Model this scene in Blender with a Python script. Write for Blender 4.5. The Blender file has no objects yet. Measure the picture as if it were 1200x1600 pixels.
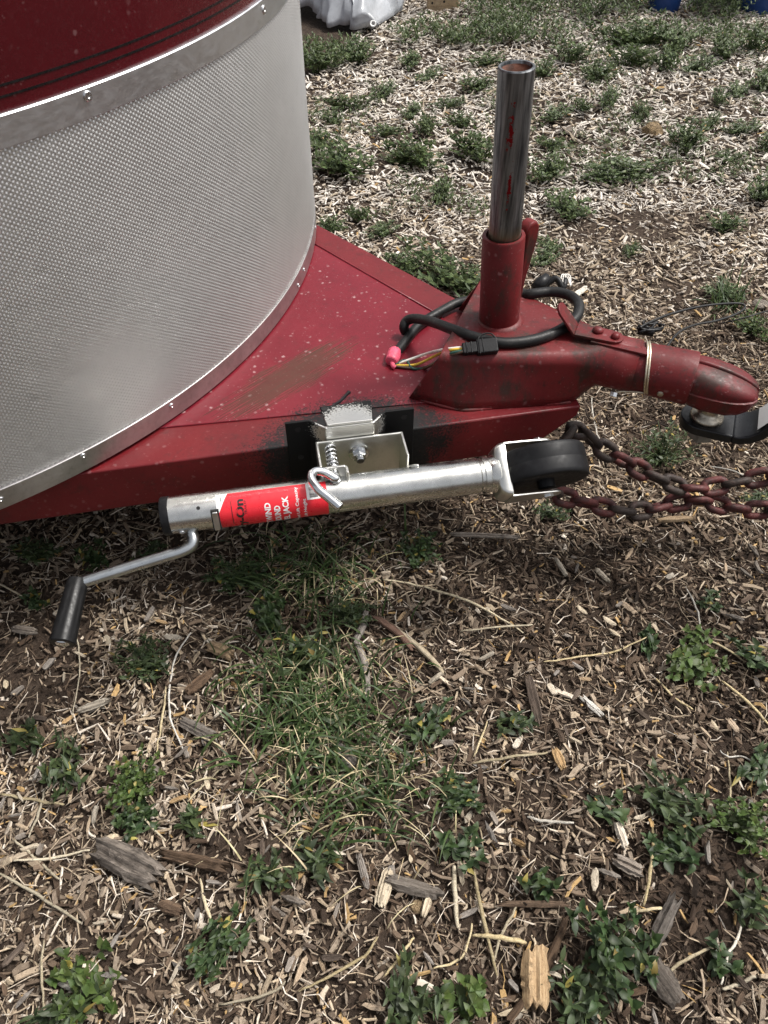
import bpy, math, random
import numpy as np
from mathutils import Vector, Matrix, noise as mnoise

# ------------------------------------------------------------------ camera, sky, sun, exposure
R = math.radians
CAM_H, TILT, FPX = 1.25, R(48.0), 1201.0
sc = bpy.context.scene
col = sc.collection
cd = bpy.data.cameras.new('camera'); cam = bpy.data.objects.new('camera', cd); col.objects.link(cam)
cam.location = (0, 0, CAM_H); cam.rotation_euler = (R(90) - TILT, 0, 0)
cd.sensor_fit = 'VERTICAL'; cd.sensor_height = 36.0; cd.lens = 36.0 * FPX / 1600.0
cd.clip_start = 0.02; cd.clip_end = 500
sc.camera = cam

SUN_EL, SUN_AZ = R(60), R(72)      # azimuth measured from +Y towards +X
w = bpy.data.worlds.new('World'); sc.world = w; w.use_nodes = True
nt = w.node_tree; bg = nt.nodes['Background']
sky = nt.nodes.new('ShaderNodeTexSky'); sky.sky_type = 'NISHITA'; sky.sun_disc = False
sky.sun_elevation = SUN_EL; sky.sun_rotation = SUN_AZ
sky.dust_density = 6.0; sky.air_density = 1.0; sky.ozone_density = 1.0
hs = nt.nodes.new('ShaderNodeHueSaturation'); hs.inputs['Saturation'].default_value = 0.25
nt.links.new(sky.outputs[0], hs.inputs['Color']); nt.links.new(hs.outputs[0], bg.inputs[0])
bg.inputs[1].default_value = 0.07
ld = bpy.data.lights.new('sun', 'SUN'); ld.energy = 1.5; ld.angle = R(10); ld.color = (1.0, 0.96, 0.9)
sun = bpy.data.objects.new('sun', ld); col.objects.link(sun); sun.location = (2, 4, 8)
sdir = Vector((math.sin(SUN_AZ) * math.cos(SUN_EL), math.cos(SUN_AZ) * math.cos(SUN_EL), math.sin(SUN_EL)))
sun.rotation_euler = sdir.to_track_quat('Z', 'Y').to_euler()
sc.view_settings.view_transform = 'Standard'; sc.view_settings.look = 'None'
sc.view_settings.exposure = 1.25; sc.view_settings.gamma = 1.0
sc.view_settings.use_curve_mapping = False

random.seed(7)
rng = np.random.default_rng(11)

# ------------------------------------------------------------------ helpers: places
def P(px, py, z):
    """the point at height z that a surveyed photo coordinate (1200x1600) belongs to"""
    a = (px - 600) / FPX; b = (800 - py) / FPX
    d = Vector((a, math.cos(TILT) + b * math.sin(TILT), -math.sin(TILT) + b * math.cos(TILT)))
    t = (z - CAM_H) / d.z
    return Vector((d.x * t, d.y * t, z))

def gz(x, y):
    """height of the uneven soil"""
    return (0.010 * math.sin(2.1 * x + 1.3 * y + .5) + 0.008 * math.sin(4.7 * y - 2.3 * x)
            + 0.005 * math.sin(9.1 * x + 7.3 * y + 1.1) - 0.006)
def gz_np(x, y):
    return (0.010 * np.sin(2.1 * x + 1.3 * y + .5) + 0.008 * np.sin(4.7 * y - 2.3 * x)
            + 0.005 * np.sin(9.1 * x + 7.3 * y + 1.1) - 0.006)
def G(px, py, dz=0.0):
    p = P(px, py, dz)
    return Vector((p.x, p.y, gz(p.x, p.y) + dz))

# ------------------------------------------------------------------ helpers: objects
def link(o): col.objects.link(o); return o
def tag(o, label=None, cat=None, group=None, kind=None):
    if label: o['label'] = label
    if cat: o['category'] = cat
    if group: o['group'] = group
    if kind: o['kind'] = kind
    return o
def root(name, loc, label, cat, group=None):
    o = bpy.data.objects.new(name, None); o.empty_display_size = 0.05
    o.location = loc; link(o); return tag(o, label, cat, group)
def origin_of(o):
    v = Vector(o.location)
    while o.parent: o = o.parent; v += Vector(o.location)
    return v
def mesh(name, V, Fc, smooth=False, autosm=None):
    me = bpy.data.meshes.new(name)
    me.from_pydata([tuple(v) for v in V], [], [tuple(f) for f in Fc]); me.update()
    if smooth: me.polygons.foreach_set('use_smooth', [True] * len(me.polygons))
    if autosm is not None:
        me.polygons.foreach_set('use_smooth', [True] * len(me.polygons))
        me.set_sharp_from_angle(angle=R(autosm))
    return me
def obj(name, V, Fc, m, parent=None, smooth=False, sharp=None, bevel=None, at=None):
    """V in world coordinates; becomes a mesh under parent (or at its own base)"""
    if parent is not None: o0 = origin_of(parent); loc = Vector((0, 0, 0))
    else:
        o0 = Vector(at) if at is not None else Vector((sum(v[0] for v in V) / len(V), sum(v[1] for v in V) / len(V), min(v[2] for v in V)))
        loc = o0
    me = mesh(name, [Vector(v) - o0 for v in V], Fc, smooth, sharp)
    me.materials.append(m)
    o = bpy.data.objects.new(name, me); o.location = loc; o.parent = parent; link(o)
    if bevel:
        b = o.modifiers.new('bevel', 'BEVEL'); b.width = bevel; b.segments = 2; b.limit_method = 'ANGLE'; b.angle_limit = R(35)
        if sharp is None: me.polygons.foreach_set('use_smooth', [True] * len(me.polygons)); b.harden_normals = True
    return o

class MB:
    def __init__(s): s.v = []; s.f = []
    def add(s, V, Fc):
        n = len(s.v); s.v += [Vector(v) for v in V]; s.f += [tuple(i + n for i in f) for f in Fc]; return s
    def box(s, c, X, Y, Z):
        """centre and three half-axis vectors"""
        c = Vector(c); X = Vector(X); Y = Vector(Y); Z = Vector(Z)
        V = [c + X * i + Y * j + Z * k for i in (-1, 1) for j in (-1, 1) for k in (-1, 1)]
        Fc = [(0, 1, 3, 2), (4, 6, 7, 5), (0, 4, 5, 1), (2, 3, 7, 6), (0, 2, 6, 4), (1, 5, 7, 3)]
        if X.cross(Y).dot(Z) < 0: Fc = [f[::-1] for f in Fc]
        return s.add(V, Fc)
    def tube(s, pts, rad, n=12, closed=False, cap=True, hint=None):
        pts = [Vector(p) for p in pts]; N = len(pts)
        if not hasattr(rad, '__len__'): rad = [rad] * N
        tan = []
        for i in range(N):
            a = pts[(i - 1) % N] if (closed or i > 0) else pts[i]
            b = pts[(i + 1) % N] if (closed or i < N - 1) else pts[i]
            tan.append((b - a).normalized())
        t = tan[0]; nrm = Vector(hint) if hint is not None else (Vector((0, 0, 1)) if abs(t.z) < .9 else Vector((1, 0, 0)))
        nrm = (nrm - t * nrm.dot(t)).normalized()
        V = []
        for i in range(N):
            t = tan[i]; nrm = (nrm - t * nrm.dot(t)).normalized(); b = t.cross(nrm)
            for k in range(n):
                a = 2 * math.pi * k / n
                V.append(pts[i] + (nrm * math.cos(a) + b * math.sin(a)) * rad[i])
        Fc = []
        for i in range(N if closed else N - 1):
            j = (i + 1) % N
            for k in range(n):
                l = (k + 1) % n; Fc.append((i * n + k, i * n + l, j * n + l, j * n + k))
        if cap and not closed:
            Fc.append(tuple(range(n))[::-1]); Fc.append(tuple((N - 1) * n + k for k in range(n)))
        return s.add(V, Fc)
    def loft(s, rings, closed=True, cap=(True, True)):
        n = len(rings[0]); V = [p for r in rings for p in r]; Fc = []
        for i in range(len(rings) - 1):
            for k in range(n if closed else n - 1):
                l = (k + 1) % n; Fc.append((i * n + k, i * n + l, (i + 1) * n + l, (i + 1) * n + k))
        if cap[0]: Fc.append(tuple(range(n))[::-1])
        if cap[1]: Fc.append(tuple((len(rings) - 1) * n + k for k in range(n)))
        return s.add(V, Fc)
    def lathe(s, o, ax, prof, n=24, hint=None, closed=False):
        """prof: (distance along ax, radius)"""
        o = Vector(o); ax = Vector(ax).normalized()
        h = Vector(hint) if hint is not None else (Vector((0, 0, 1)) if abs(ax.z) < .9 else Vector((1, 0, 0)))
        h = (h - ax * h.dot(ax)).normalized(); b = ax.cross(h)
        rings = [[o + ax * t + (h * math.cos(2 * math.pi * k / n) + b * math.sin(2 * math.pi * k / n)) * r for k in range(n)] for t, r in prof]
        if closed:
            s.loft(rings + [rings[0]], True, (False, False))
        else: s.loft(rings)
        return s
    def prism(s, poly, ext):
        """polygon (list of points) extruded by vector ext"""
        n = len(poly); e = Vector(ext); V = [Vector(p) for p in poly] + [Vector(p) + e for p in poly]
        Fc = [tuple(range(n))[::-1], tuple(range(n, 2 * n))] + [(i, (i + 1) % n, n + (i + 1) % n, n + i) for i in range(n)]
        return s.add(V, Fc)
    def out(s, name, m, parent=None, **k): return obj(name, s.v, s.f, m, parent, **k)

def smooth_path(pts, k=6):
    """Catmull-Rom through pts"""
    pts = [Vector(p) for p in pts]; out = []
    for i in range(len(pts) - 1):
        p0 = pts[max(i - 1, 0)]; p1 = pts[i]; p2 = pts[i + 1]; p3 = pts[min(i + 2, len(pts) - 1)]
        for j in range(k):
            t = j / k
            out.append(.5 * ((2 * p1) + (p2 - p0) * t + (2 * p0 - 5 * p1 + 4 * p2 - p3) * t * t + (3 * p1 - p0 - 3 * p2 + p3) * t ** 3))
    out.append(pts[-1]); return out

# ------------------------------------------------------------------ helpers: materials
class NT:
    def __init__(s, name):
        s.m = bpy.data.materials.new(name); s.m.use_nodes = True; s.t = s.m.node_tree
        s.b = s.t.nodes['Principled BSDF']; s.o = s.t.nodes['Material Output']
    def n(s, typ, **k):
        x = s.t.nodes.new('ShaderNode' + typ)
        for a, v in k.items(): setattr(x, a, v)
        return x
    def l(s, a, b): s.t.links.new(a, b)
    def put(s, sock, v):
        if hasattr(v, 'is_linked') or hasattr(v, 'links'): s.l(v, sock)
        elif isinstance(v, (tuple, list)): sock.default_value = tuple(v) if len(v) == len(sock.default_value) else tuple(v) + (1,)
        else: sock.default_value = v
    def pos(s): return s.n('NewGeometry').outputs['Position']
    def objc(s): return s.n('TexCoord').outputs['Object']
    def noise(s, vec, scale, detail=4, rough=.55, out='Fac'):
        x = s.n('TexNoise'); s.l(vec, x.inputs['Vector']); x.inputs['Scale'].default_value = scale
        x.inputs['Detail'].default_value = detail; x.inputs['Roughness'].default_value = rough; return x.outputs[out]
    def vor(s, vec, scale, feature='F1', out='Distance', rand=1.0):
        x = s.n('TexVoronoi', feature=feature); s.l(vec, x.inputs['Vector']); x.inputs['Scale'].default_value = scale
        x.inputs['Randomness'].default_value = rand; return x.outputs[out]
    def map(s, vec, loc=(0, 0, 0), rot=(0, 0, 0), scale=(1, 1, 1)):
        x = s.n('Mapping'); s.l(vec, x.inputs[0]); x.inputs[1].default_value = loc; x.inputs[2].default_value = rot; x.inputs[3].default_value = scale
        return x.outputs[0]
    def math(s, op, a, b=None, c=None, clamp=False):
        x = s.n('Math', operation=op); x.use_clamp = clamp; s.put(x.inputs[0], a)
        if b is not None: s.put(x.inputs[1], b)
        if c is not None: s.put(x.inputs[2], c)
        return x.outputs[0]
    def step(s, v, lo, hi, a=0., b=1.):
        x = s.n('MapRange', interpolation_type='SMOOTHSTEP'); s.put(x.inputs[0], v)
        x.inputs[1].default_value = lo; x.inputs[2].default_value = hi; x.inputs[3].default_value = a; x.inputs[4].default_value = b
        return x.outputs[0]
    def mix(s, f, a, b):
        x = s.n('Mix', data_type='RGBA'); s.put(x.inputs[0], f); s.put(x.inputs[6], a); s.put(x.inputs[7], b); return x.outputs[2]
    def dist(s, vec, c, scale=(1, 1, 1), ang=0.):
        """length of (vec-c) in a frame turned by ang about z, scaled"""
        a = s.n('VectorMath', operation='SUBTRACT'); s.l(vec, a.inputs[0]); a.inputs[1].default_value = c
        r = s.n('VectorRotate', rotation_type='Z_AXIS'); s.l(a.outputs[0], r.inputs[0]); r.inputs['Angle'].default_value = -ang
        m = s.n('VectorMath', operation='MULTIPLY'); s.l(r.outputs[0], m.inputs[0]); m.inputs[1].default_value = scale
        q = s.n('VectorMath', operation='LENGTH'); s.l(m.outputs[0], q.inputs[0]); return q.outputs['Value'], m.outputs[0]
    def bump(s, h, strength=.3, dist=.002):
        x = s.n('Bump'); s.put(x.inputs['Height'], h); x.inputs['Strength'].default_value = strength; x.inputs['Distance'].default_value = dist
        s.l(x.outputs[0], s.b.inputs['Normal']); return x
    def set(s, color=None, rough=None, metal=None, spec=None, coat=None):
        B = s.b.inputs
        if color is not None: s.put(B['Base Color'], color)
        if rough is not None: s.put(B['Roughness'], rough)
        if metal is not None: s.put(B['Metallic'], metal)
        if spec is not None: s.put(B['Specular IOR Level'], spec)
        if coat is not None: s.put(B['Coat Weight'], coat); B['Coat Roughness'].default_value = .25
        return s.m

def simple(name, c, rough=.5, metal=0., var=.25, scale=30., bump=.1, bd=.001, dirt=None, dirt_amt=.3, spec=.5):
    """a colour with blotchy variation, uneven gloss, fine relief and some dirt"""
    k = NT(name); p = k.pos(); n1 = k.noise(p, scale); n2 = k.noise(p, scale * 5, 5)
    lo = tuple(x * (1 - var) for x in c); hi = tuple(min(1, x * (1 + var)) for x in c)
    cc = k.mix(k.step(n1, .3, .7), lo, hi)
    if dirt: cc = k.mix(k.math('MULTIPLY', k.step(k.noise(p, scale * .6, 8, .7), .5, .72), dirt_amt), cc, dirt)
    k.bump(n2, bump, bd)
    return k.set(cc, k.step(n2, .2, .8, max(rough - .12, .05), min(rough + .12, 1)), metal, spec)

# ------------------------------------------------------------------ key places of the trailer
DECK = 0.360
S0 = Vector((.2056, 1.173, 0)); AX = R(-20.9)
U = Vector((math.cos(AX), math.sin(AX), 0)); VV = Vector((-math.sin(AX), math.cos(AX), 0)); ZZ = Vector((0, 0, 1))
def W(u, v, z): return S0 + U * u + VV * v + ZZ * z
RN = 1.0; NC = S0 - U * (RN + .44) - VV * .06                      # the round nose of the trailer
def nose(a, z, off=0.): return NC + (U * math.cos(a) + VV * math.sin(a)) * (RN + off) + ZZ * z
N0 = P(230, 726, DECK); N1 = P(919, 633, DECK)          # outer edge of the near rail
F0 = P(495, 350, DECK); F1 = P(720, 470, DECK)          # outer edge of the far rail
ND = (N1 - N0).normalized(); NO = Vector((ND.y, -ND.x, 0))       # along the rail, and outwards to the viewer
FD = (F1 - F0).normalized(); FO = Vector((-FD.y, FD.x, 0))
J0 = P(262, 806, .340); J1 = P(757, 742, .340)          # axis of the jack tube
JD = (J1 - J0).normalized(); JO = Vector((JD.y, -JD.x, 0)); JL = (J1 - J0).length
def J(s, e, z): return J0 + JD * s + JO * e + ZZ * (z - .340)     # e outwards, z absolute
JM = (J0 + J1) * .5
E_R = -((JM - N0) - ND * (JM - N0).dot(ND)).dot(NO)     # rail face, seen from the tube axis (negative)
def js(px): return (px - 262) / (757 - 262) * JL
BC = J(js(565), E_R * .6, .335)

# ------------------------------------------------------------------ materials
def red_paint(name, c1, c2, rough, specks=0., overspray=True, mud=False, scuff=.25, coat=0., grime=.35, lumpy=False):
    k = NT(name); p = k.pos()
    n1 = k.noise(p, 9, 5); n2 = k.noise(p, 160, 6, .65); n3 = k.noise(p, 38, 8, .7)
    c = k.mix(k.step(n1, .3, .7), c1, c2)
    c = k.mix(k.math('MULTIPLY', k.step(n3, .52, .75), grime), c, (.030, .012, .010))           # grime
    if lumpy:
        c = k.mix(k.math('MULTIPLY', k.step(k.noise(k.map(p, scale=(1, 1, .45)), 21, 7, .72), .47, .64), .85), c, (.030, .017, .012))
        c = k.mix(k.math('MULTIPLY', k.step(k.noise(p, 120, 6, .7), .66, .72), .8), c, (.018, .012, .010))
    c = k.mix(k.math('MULTIPLY', k.step(k.noise(p, 55, 9, .75), .64, .7), scuff), c, (.45, .30, .30))   # chalky scuffs
    r = k.step(n2, .2, .8, rough - .1, rough + .15)
    if specks:
        wob = k.n('VectorMath', operation='ADD'); sc3 = k.n('VectorMath', operation='SCALE'); k.l(k.noise(p, 140, 3, out='Color'), sc3.inputs[0]); sc3.inputs['Scale'].default_value = .006
        k.l(p, wob.inputs[0]); k.l(sc3.outputs[0], wob.inputs[1]); pw = wob.outputs[0]
        d = k.vor(pw, 62); sel = k.step(k.noise(p, 27, 3), .49, .62)
        f = k.math('MULTIPLY', k.math('MULTIPLY', k.step(d, .10, .28, 1, 0), sel), specks)
        c = k.mix(f, c, (.36, .22, .22)); r = k.math('MAXIMUM', r, k.math('MULTIPLY', f, .8))
        d2 = k.vor(pw, 150); f2 = k.math('MULTIPLY', k.math('MULTIPLY', k.step(d2, .12, .22, 1, 0), k.step(k.noise(p, 60, 2), .5, .58)), specks * .8)
        c = k.mix(f2, c, (.30, .17, .17))
    if mud:
        a = P(370, 640, DECK); b = P(530, 545, DECK); m = (a + b) * .5; ang = math.atan2(b.y - a.y, b.x - a.x)
        L = (b - a).length * .5
        d, vec = k.dist(p, m, (.92 / L, 1 / .040, .01), ang)
        st = k.noise(k.map(vec, rot=(0, 0, -.12), scale=(.55, 6.5, 1)), 2.0, 7, .75)
        f = k.step(k.math('ADD', d, k.math('MULTIPLY', k.math('SUBTRACT', st, .5), 4.2)), .92, 1.02, 1, 0)
        c = k.mix(k.math('MULTIPLY', f, k.step(st, .25, .6, .97, .6)), c, k.mix(n3, (.035, .020, .013), (.085, .055, .036))); r = k.math('MAXIMUM', r, k.math('MULTIPLY', f, .9))
    if overspray:
        d, vec = k.dist(p, tuple(BC), (.74, .95, 1.1), math.atan2(JD.y, JD.x))
        fine = k.noise(p, 260, 3, .7); big = k.noise(p, 22, 4)
        q = k.math('ADD', d, k.math('MULTIPLY', k.math('SUBTRACT', fine, .5), .12))
        q = k.math('ADD', q, k.math('MULTIPLY', k.math('SUBTRACT', big, .5), .08))
        f = k.step(q, .112, .150, 1, 0)
        c = k.mix(f, c, (.006, .006, .0065)); r = k.math('ADD', r, k.math('MULTIPLY', f, .22))
    k.bump(k.math('ADD', k.math('MULTIPLY', n2, .35), k.math('MULTIPLY', k.noise(p, 34, 4, .6), .9)), .22 if lumpy else .07, .003)
    return k.set(c, r, 0., .38, coat)

M = {}
M['deck'] = red_paint('deck_red_paint', (.138, .0068, .0150), (.172, .0105, .0200), .36, specks=.85, mud=True, scuff=.2)
M['rail'] = red_paint('rail_red_paint', (.108, .0060, .0090), (.142, .0095, .0125), .42, specks=.25, scuff=.12, grime=.6)
M['coupler'] = red_paint('coupler_red_paint', (.100, .0052, .0068), (.140, .0100, .0115), .50, specks=.35, scuff=.38, overspray=True, grime=.9, lumpy=True)
M['body'] = red_paint('body_red_paint', (.062, .0022, .0055), (.074, .003, .0065), .22, specks=.25, overspray=False, scuff=.04, coat=.4, grime=.08)
M['stripe'] = simple('black_pinstripe', (.006, .006, .007), .3)

def alu(name, c, rough, scratch=.3, dirt=.25, metal=1., mott=.72):
    k = NT(name); p = k.pos()
    n1 = k.noise(p, 14, 6, .65); n2 = k.noise(k.map(p, scale=(1, 1, 2.5)), 60, 3, .5); n3 = k.noise(p, 90, 8, .7)
    cc = k.mix(k.step(n1, .3, .75), c, tuple(x * mott for x in c))
    cc = k.mix(k.math('MULTIPLY', k.step(n3, .45, .80), dirt), cc, (.16, .13, .11))
    k.bump(n2, scratch * .4, .0006)
    return k.set(cc, k.step(n2, .2, .8, rough - .05, rough + .06), metal, .5)
M['stud'] = alu('embossed_aluminium', (.66, .65, .635), .36, .03, .08, .70, .93)
M['trim'] = alu('aluminium_trim', (.70, .71, .73), .40, .05, .12, 1., .92)
M['trim_low'] = alu('weathered_aluminium_trim', (.56, .54, .53), .42, .15, .4)
M['rivet'] = alu('rivet_aluminium', (.75, .75, .76), .28, .2, .3)
M['zinc'] = alu('zinc_plated_steel', (.76, .755, .72), .26, .06, .16)
M['zinc_dull'] = alu('zinc_bracket', (.78, .775, .73), .32, .08, .15)
M['chrome'] = alu('bright_zinc', (.84, .85, .86), .16, .2, .05)
M['crank'] = alu('crank_zinc', (.68, .71, .72), .30, .2, .08)

def plate_mat():
    k = NT('sprayed_plate'); p = k.pos()
    d, vec = k.dist(p, tuple(J(js(553), E_R * .75, .398)), (1 / .060, 1 / .05, 1 / .034), math.atan2(JD.y, JD.x))
    q = k.math('ADD', d, k.math('MULTIPLY', k.math('SUBTRACT', k.noise(p, 300, 3, .7), .5), 1.1))
    f = k.step(q, .85, 1.1)
    n = k.noise(p, 150, 5)
    return k.set(k.mix(f, (.70, .695, .66), (.006, .006, .0065)), k.math('ADD', k.math('MULTIPLY', f, .3), .30), k.math('SUBTRACT', 1., f), .2)
M['plate'] = plate_mat()

def pipe_mat():
    k = NT('bare_steel_pipe'); p = k.pos()
    st = k.noise(k.map(p, scale=(9, 9, .55)), 14, 5, .6); n = k.noise(p, 60, 7, .7)
    c = k.mix(k.step(st, .32, .68), (.055, .058, .062), (.30, .31, .32))
    c = k.mix(k.math('MULTIPLY', k.step(n, .5, .8), .35), c, (.10, .085, .075))
    # red paint flakes left on the front of the pipe
    a = W(-.026, -.026, .0)
    for zc, hh, ww in ((.795, .040, .007), (.715, .042, .0035)):
        ctr = P(790 if zc > .75 else 786, 172 if zc > .75 else 248, zc)
        d, v = k.dist(p, (ctr.x, ctr.y, zc), (1 / ww, .1, 1 / hh), 0)
        q = k.math('ADD', d, k.math('MULTIPLY', k.math('SUBTRACT', k.noise(p, 110, 6, .75), .5), 5.5))
        c = k.mix(k.step(q, .42, .58, 1, 0), c, (.24, .012, .016))
    sep = k.n('SeparateXYZ'); k.l(p, sep.inputs[0])
    f = k.math('MULTIPLY', k.step(k.math('ADD', sep.outputs[2], k.math('MULTIPLY', n, .02)), .632, .662, 1, 0), .6)
    c = k.mix(f, c, (.22, .16, .08))
    k.bump(n, .12, .0006)
    return k.set(c, k.step(n, .25, .75, .26, .46), .85, .5)
M['pipe'] = pipe_mat()
M['rust'] = simple('rusty_bore', (.10, .035, .02), .8, .0, .5, 60, .4)
M['rubber'] = simple('black_rubber', (.007, .007, .008), .62, 0, .3, 40, .2, .001, (.05, .045, .04), .3, .25)
M['tyre'] = simple('hard_black_wheel', (.006, .006, .007), .52, 0, .3, 25, .15, .0008, (.035, .035, .037), .5, .3)
M['grip'] = simple('black_grip', (.007, .007, .0075), .45, 0, .25, 60, .2, .0008, (.035, .032, .03), .3, .35)
M['plastic'] = simple('black_plastic', (.008, .008, .009), .45, 0, .25, 60, .2, spec=.3)
M['cable'] = simple('black_cable_jacket', (.009, .009, .0095), .5, 0, .3, 70, .2, .0006, (.055, .05, .045), .45, .35)
M['tape'] = simple('pink_tape', (.72, .10, .17), .45, 0, .2, 120, .4, .001)
M['wire_white'] = simple('white_wire', (.78, .75, .70), .45, 0, .08)
M['wire_yellow'] = simple('yellow_wire', (.70, .46, .05), .45, 0, .1)
M['wire_green'] = simple('green_wire', (.02, .075, .06), .45, 0, .1)
M['wire_brown'] = simple('brown_wire', (.09, .05, .03), .45, 0, .1)
M['chain'] = simple('rusty_red_chain', (.075, .016, .014), .66, .1, .6, 45, .5, .001, (.022, .015, .012), .9)
M['chain_dark'] = simple('dark_rusty_chain', (.035, .024, .019), .68, .2, .5, 45, .5, .001, (.06, .016, .014), .6)
M['brass'] = simple('brassy_wire', (.78, .70, .54), .35, 1., .12, 60, .1)
M['hitch'] = simple('black_painted_steel', (.008, .0085, .010), .36, 0, .3, 25, .1, .0008, (.06, .055, .05), .4, .4)
M['ball'] = simple('greasy_hitch_ball', (.50, .45, .37), .35, 1., .35, 60, .2, .0006, (.10, .07, .03), .7)
M['nut'] = simple('grey_nut', (.30, .30, .29), .5, .8, .2, 50, .2)
M['label_white'] = simple('white_label', (.76, .76, .75), .45, 0, .04, 20, .02)
M['label_red'] = simple('red_label', (.70, .022, .035), .32, 0, .06, 20, .02)
M['ink_black'] = simple('black_ink', (.012, .010, .010), .4, 0, .05)
M['hole'] = simple('dark_bore', (.01, .01, .01), .8)
M['tarp'] = simple('silver_tarp', (.40, .42, .45), .30, 0, .15, 6, .25, .004, (.3, .29, .28), .3)
M['tarp_dark'] = simple('black_tarp_underside', (.012, .012, .014), .6)
M['blue'] = simple('blue_plastic', (.012, .055, .22), .4, 0, .15, 5, .1)
M['board'] = None

# soil
def soil():
    k = NT('soil'); p = k.pos()
    n1 = k.noise(p, 2.3, 5, .6); n2 = k.noise(p, 60, 8, .75); v = k.vor(k.map(p, scale=(1, 1, 1)), 140, out='Color')
    c = k.mix(k.step(n1, .3, .7), (.032, .022, .016), (.060, .042, .031))
    c = k.mix(k.step(n2, .42, .75), c, (.11, .082, .062))
    k.bump(n2, .9, .012)
    return k.set(c, .95, 0, .2)
M['soil'] = soil()
def wood(name, c1, c2, fs=220, along=14):
    """colour per piece x grain along the piece (object coordinates, x = along)"""
    k = NT(name); p = k.objc()
    oi = k.n('ObjectInfo').outputs['Random']
    g = k.noise(k.map(p, scale=(along, fs, fs)), 1.0, 6, .75); n = k.noise(p, 45, 5, .7)
    c = k.mix(k.step(g, .3, .7), c1, c2)
    c = k.mix(k.math('MULTIPLY', k.step(n, .5, .72), .6), c, tuple(x * .45 for x in c1))
    hv = k.n('HueSaturation'); k.l(c, hv.inputs['Color']); k.l(k.step(oi, 0, 1, .62, 1.12), hv.inputs['Value']); k.l(k.step(k.math('FRACT', k.math('MULTIPLY', oi, 7.3)), 0, 1, .7, 1.1), hv.inputs['Saturation'])
    c = k.mix(k.math('MULTIPLY', k.step(k.noise(p, 140, 6, .7), .52, .68), .55), hv.outputs[0], (.05, .036, .027))
    k.bump(g, .8, .003)
    return k.set(c, .9, 0, .2)
M['wood_fresh'] = wood('fresh_yellow_wood', (.29, .185, .095), (.47, .335, .195), 300, 10)
M['wood_pale'] = wood('pale_wood', (.42, .34, .24), (.66, .57, .43))
M['wood_grey'] = wood('weathered_grey_wood', (.14, .115, .095), (.34, .30, .26))
M['wood_char'] = wood('charred_bark', (.030, .024, .020), (.24, .20, .165), 110, 9)
M['wood_brown'] = wood('brown_bark', (.055, .036, .025), (.16, .11, .075))
M['wood_red'] = wood('reddish_bark', (.10, .045, .025), (.22, .10, .05))
M['straw'] = wood('dry_straw', (.46, .36, .20), (.70, .60, .40), 400, 20)
M['straw_white'] = wood('bleached_straw', (.55, .50, .42), (.74, .70, .62), 400, 20)
M['board'] = wood('weathered_board', (.33, .25, .16), (.50, .40, .28), 60, 5)
M['rock'] = simple('tan_stone', (.25, .18, .105), .9, 0, .4, 45, .9, .008, (.10, .075, .055), .8, .2)
M['rock_grey'] = simple('grey_stone', (.22, .19, .16), .9, 0, .4, 45, .9, .008, (.08, .06, .05), .8, .2)
def chip_mat():
    k = NT('wood_chip'); a = k.n('Attribute', attribute_name='chip_col'); b = k.n('Attribute', attribute_name='chip_uvw')
    g = k.noise(k.map(b.outputs['Vector'], scale=(1.6, 9, 1)), 1.0, 4, .7)
    d = k.noise(b.outputs['Vector'], .9, 3, .6)
    m = k.n('Mix', data_type='RGBA', blend_type='MULTIPLY'); m.inputs[0].default_value = 1
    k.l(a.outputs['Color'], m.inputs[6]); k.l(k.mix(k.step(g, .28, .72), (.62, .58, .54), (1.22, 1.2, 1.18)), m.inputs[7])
    c = k.mix(k.math('MULTIPLY', k.step(d, .5, .75), .5), m.outputs[2], (.06, .042, .03))
    k.bump(g, .5, .0012)
    return k.set(c, .88, 0, .25)
M['chips'] = chip_mat()
def leaf(name, c1, c2, tr=.25, rough=.5):
    k = NT(name); p = k.pos(); oi = k.n('ObjectInfo').outputs['Random']
    n = k.noise(p, 55, 3); c = k.mix(k.step(n, .3, .7), c1, c2)
    a = k.n('Attribute', attribute_name='leaf_tint')
    h = k.n('HueSaturation'); k.l(c, h.inputs['Color']); h.inputs['Saturation'].default_value = 1.0
    k.l(k.step(k.math('FRACT', k.math('ADD', a.outputs['Fac'], oi)), 0, 1, .65, 1.4), h.inputs['Value'])
    k.l(k.step(k.math('FRACT', k.math('ADD', k.math('MULTIPLY', a.outputs['Fac'], 7.), oi)), 0, 1, .485, .512), h.inputs['Hue'])
    k.set(h.outputs[0], rough, 0, .4)
    t = k.n('BsdfTranslucent'); k.l(h.outputs[0], t.inputs[0])
    mx = k.n('MixShader'); mx.inputs[0].default_value = tr
    k.l(k.b.outputs[0], mx.inputs[1]); k.l(t.outputs[0], mx.inputs[2]); k.l(mx.outputs[0], k.o.inputs[0])
    return k.m
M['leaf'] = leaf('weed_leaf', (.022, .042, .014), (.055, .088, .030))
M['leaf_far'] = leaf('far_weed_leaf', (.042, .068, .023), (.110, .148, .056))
M['leaf_b'] = leaf('lance_leaf', (.030, .046, .018), (.062, .088, .034))
M['leaf_c'] = leaf('round_leaf', (.040, .066, .016), (.085, .125, .032))
M['stem'] = simple('green_stem', (.07, .10, .035), .6, 0, .3, 80)
M['grass'] = leaf('grass_blade', (.026, .050, .014), (.070, .108, .034))
M['grass_dry'] = leaf('dry_grass_blade', (.36, .30, .17), (.55, .47, .30), .15, .7)
M['leaf_yellow'] = leaf('yellowing_leaf', (.20, .16, .035), (.30, .24, .07))

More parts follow.
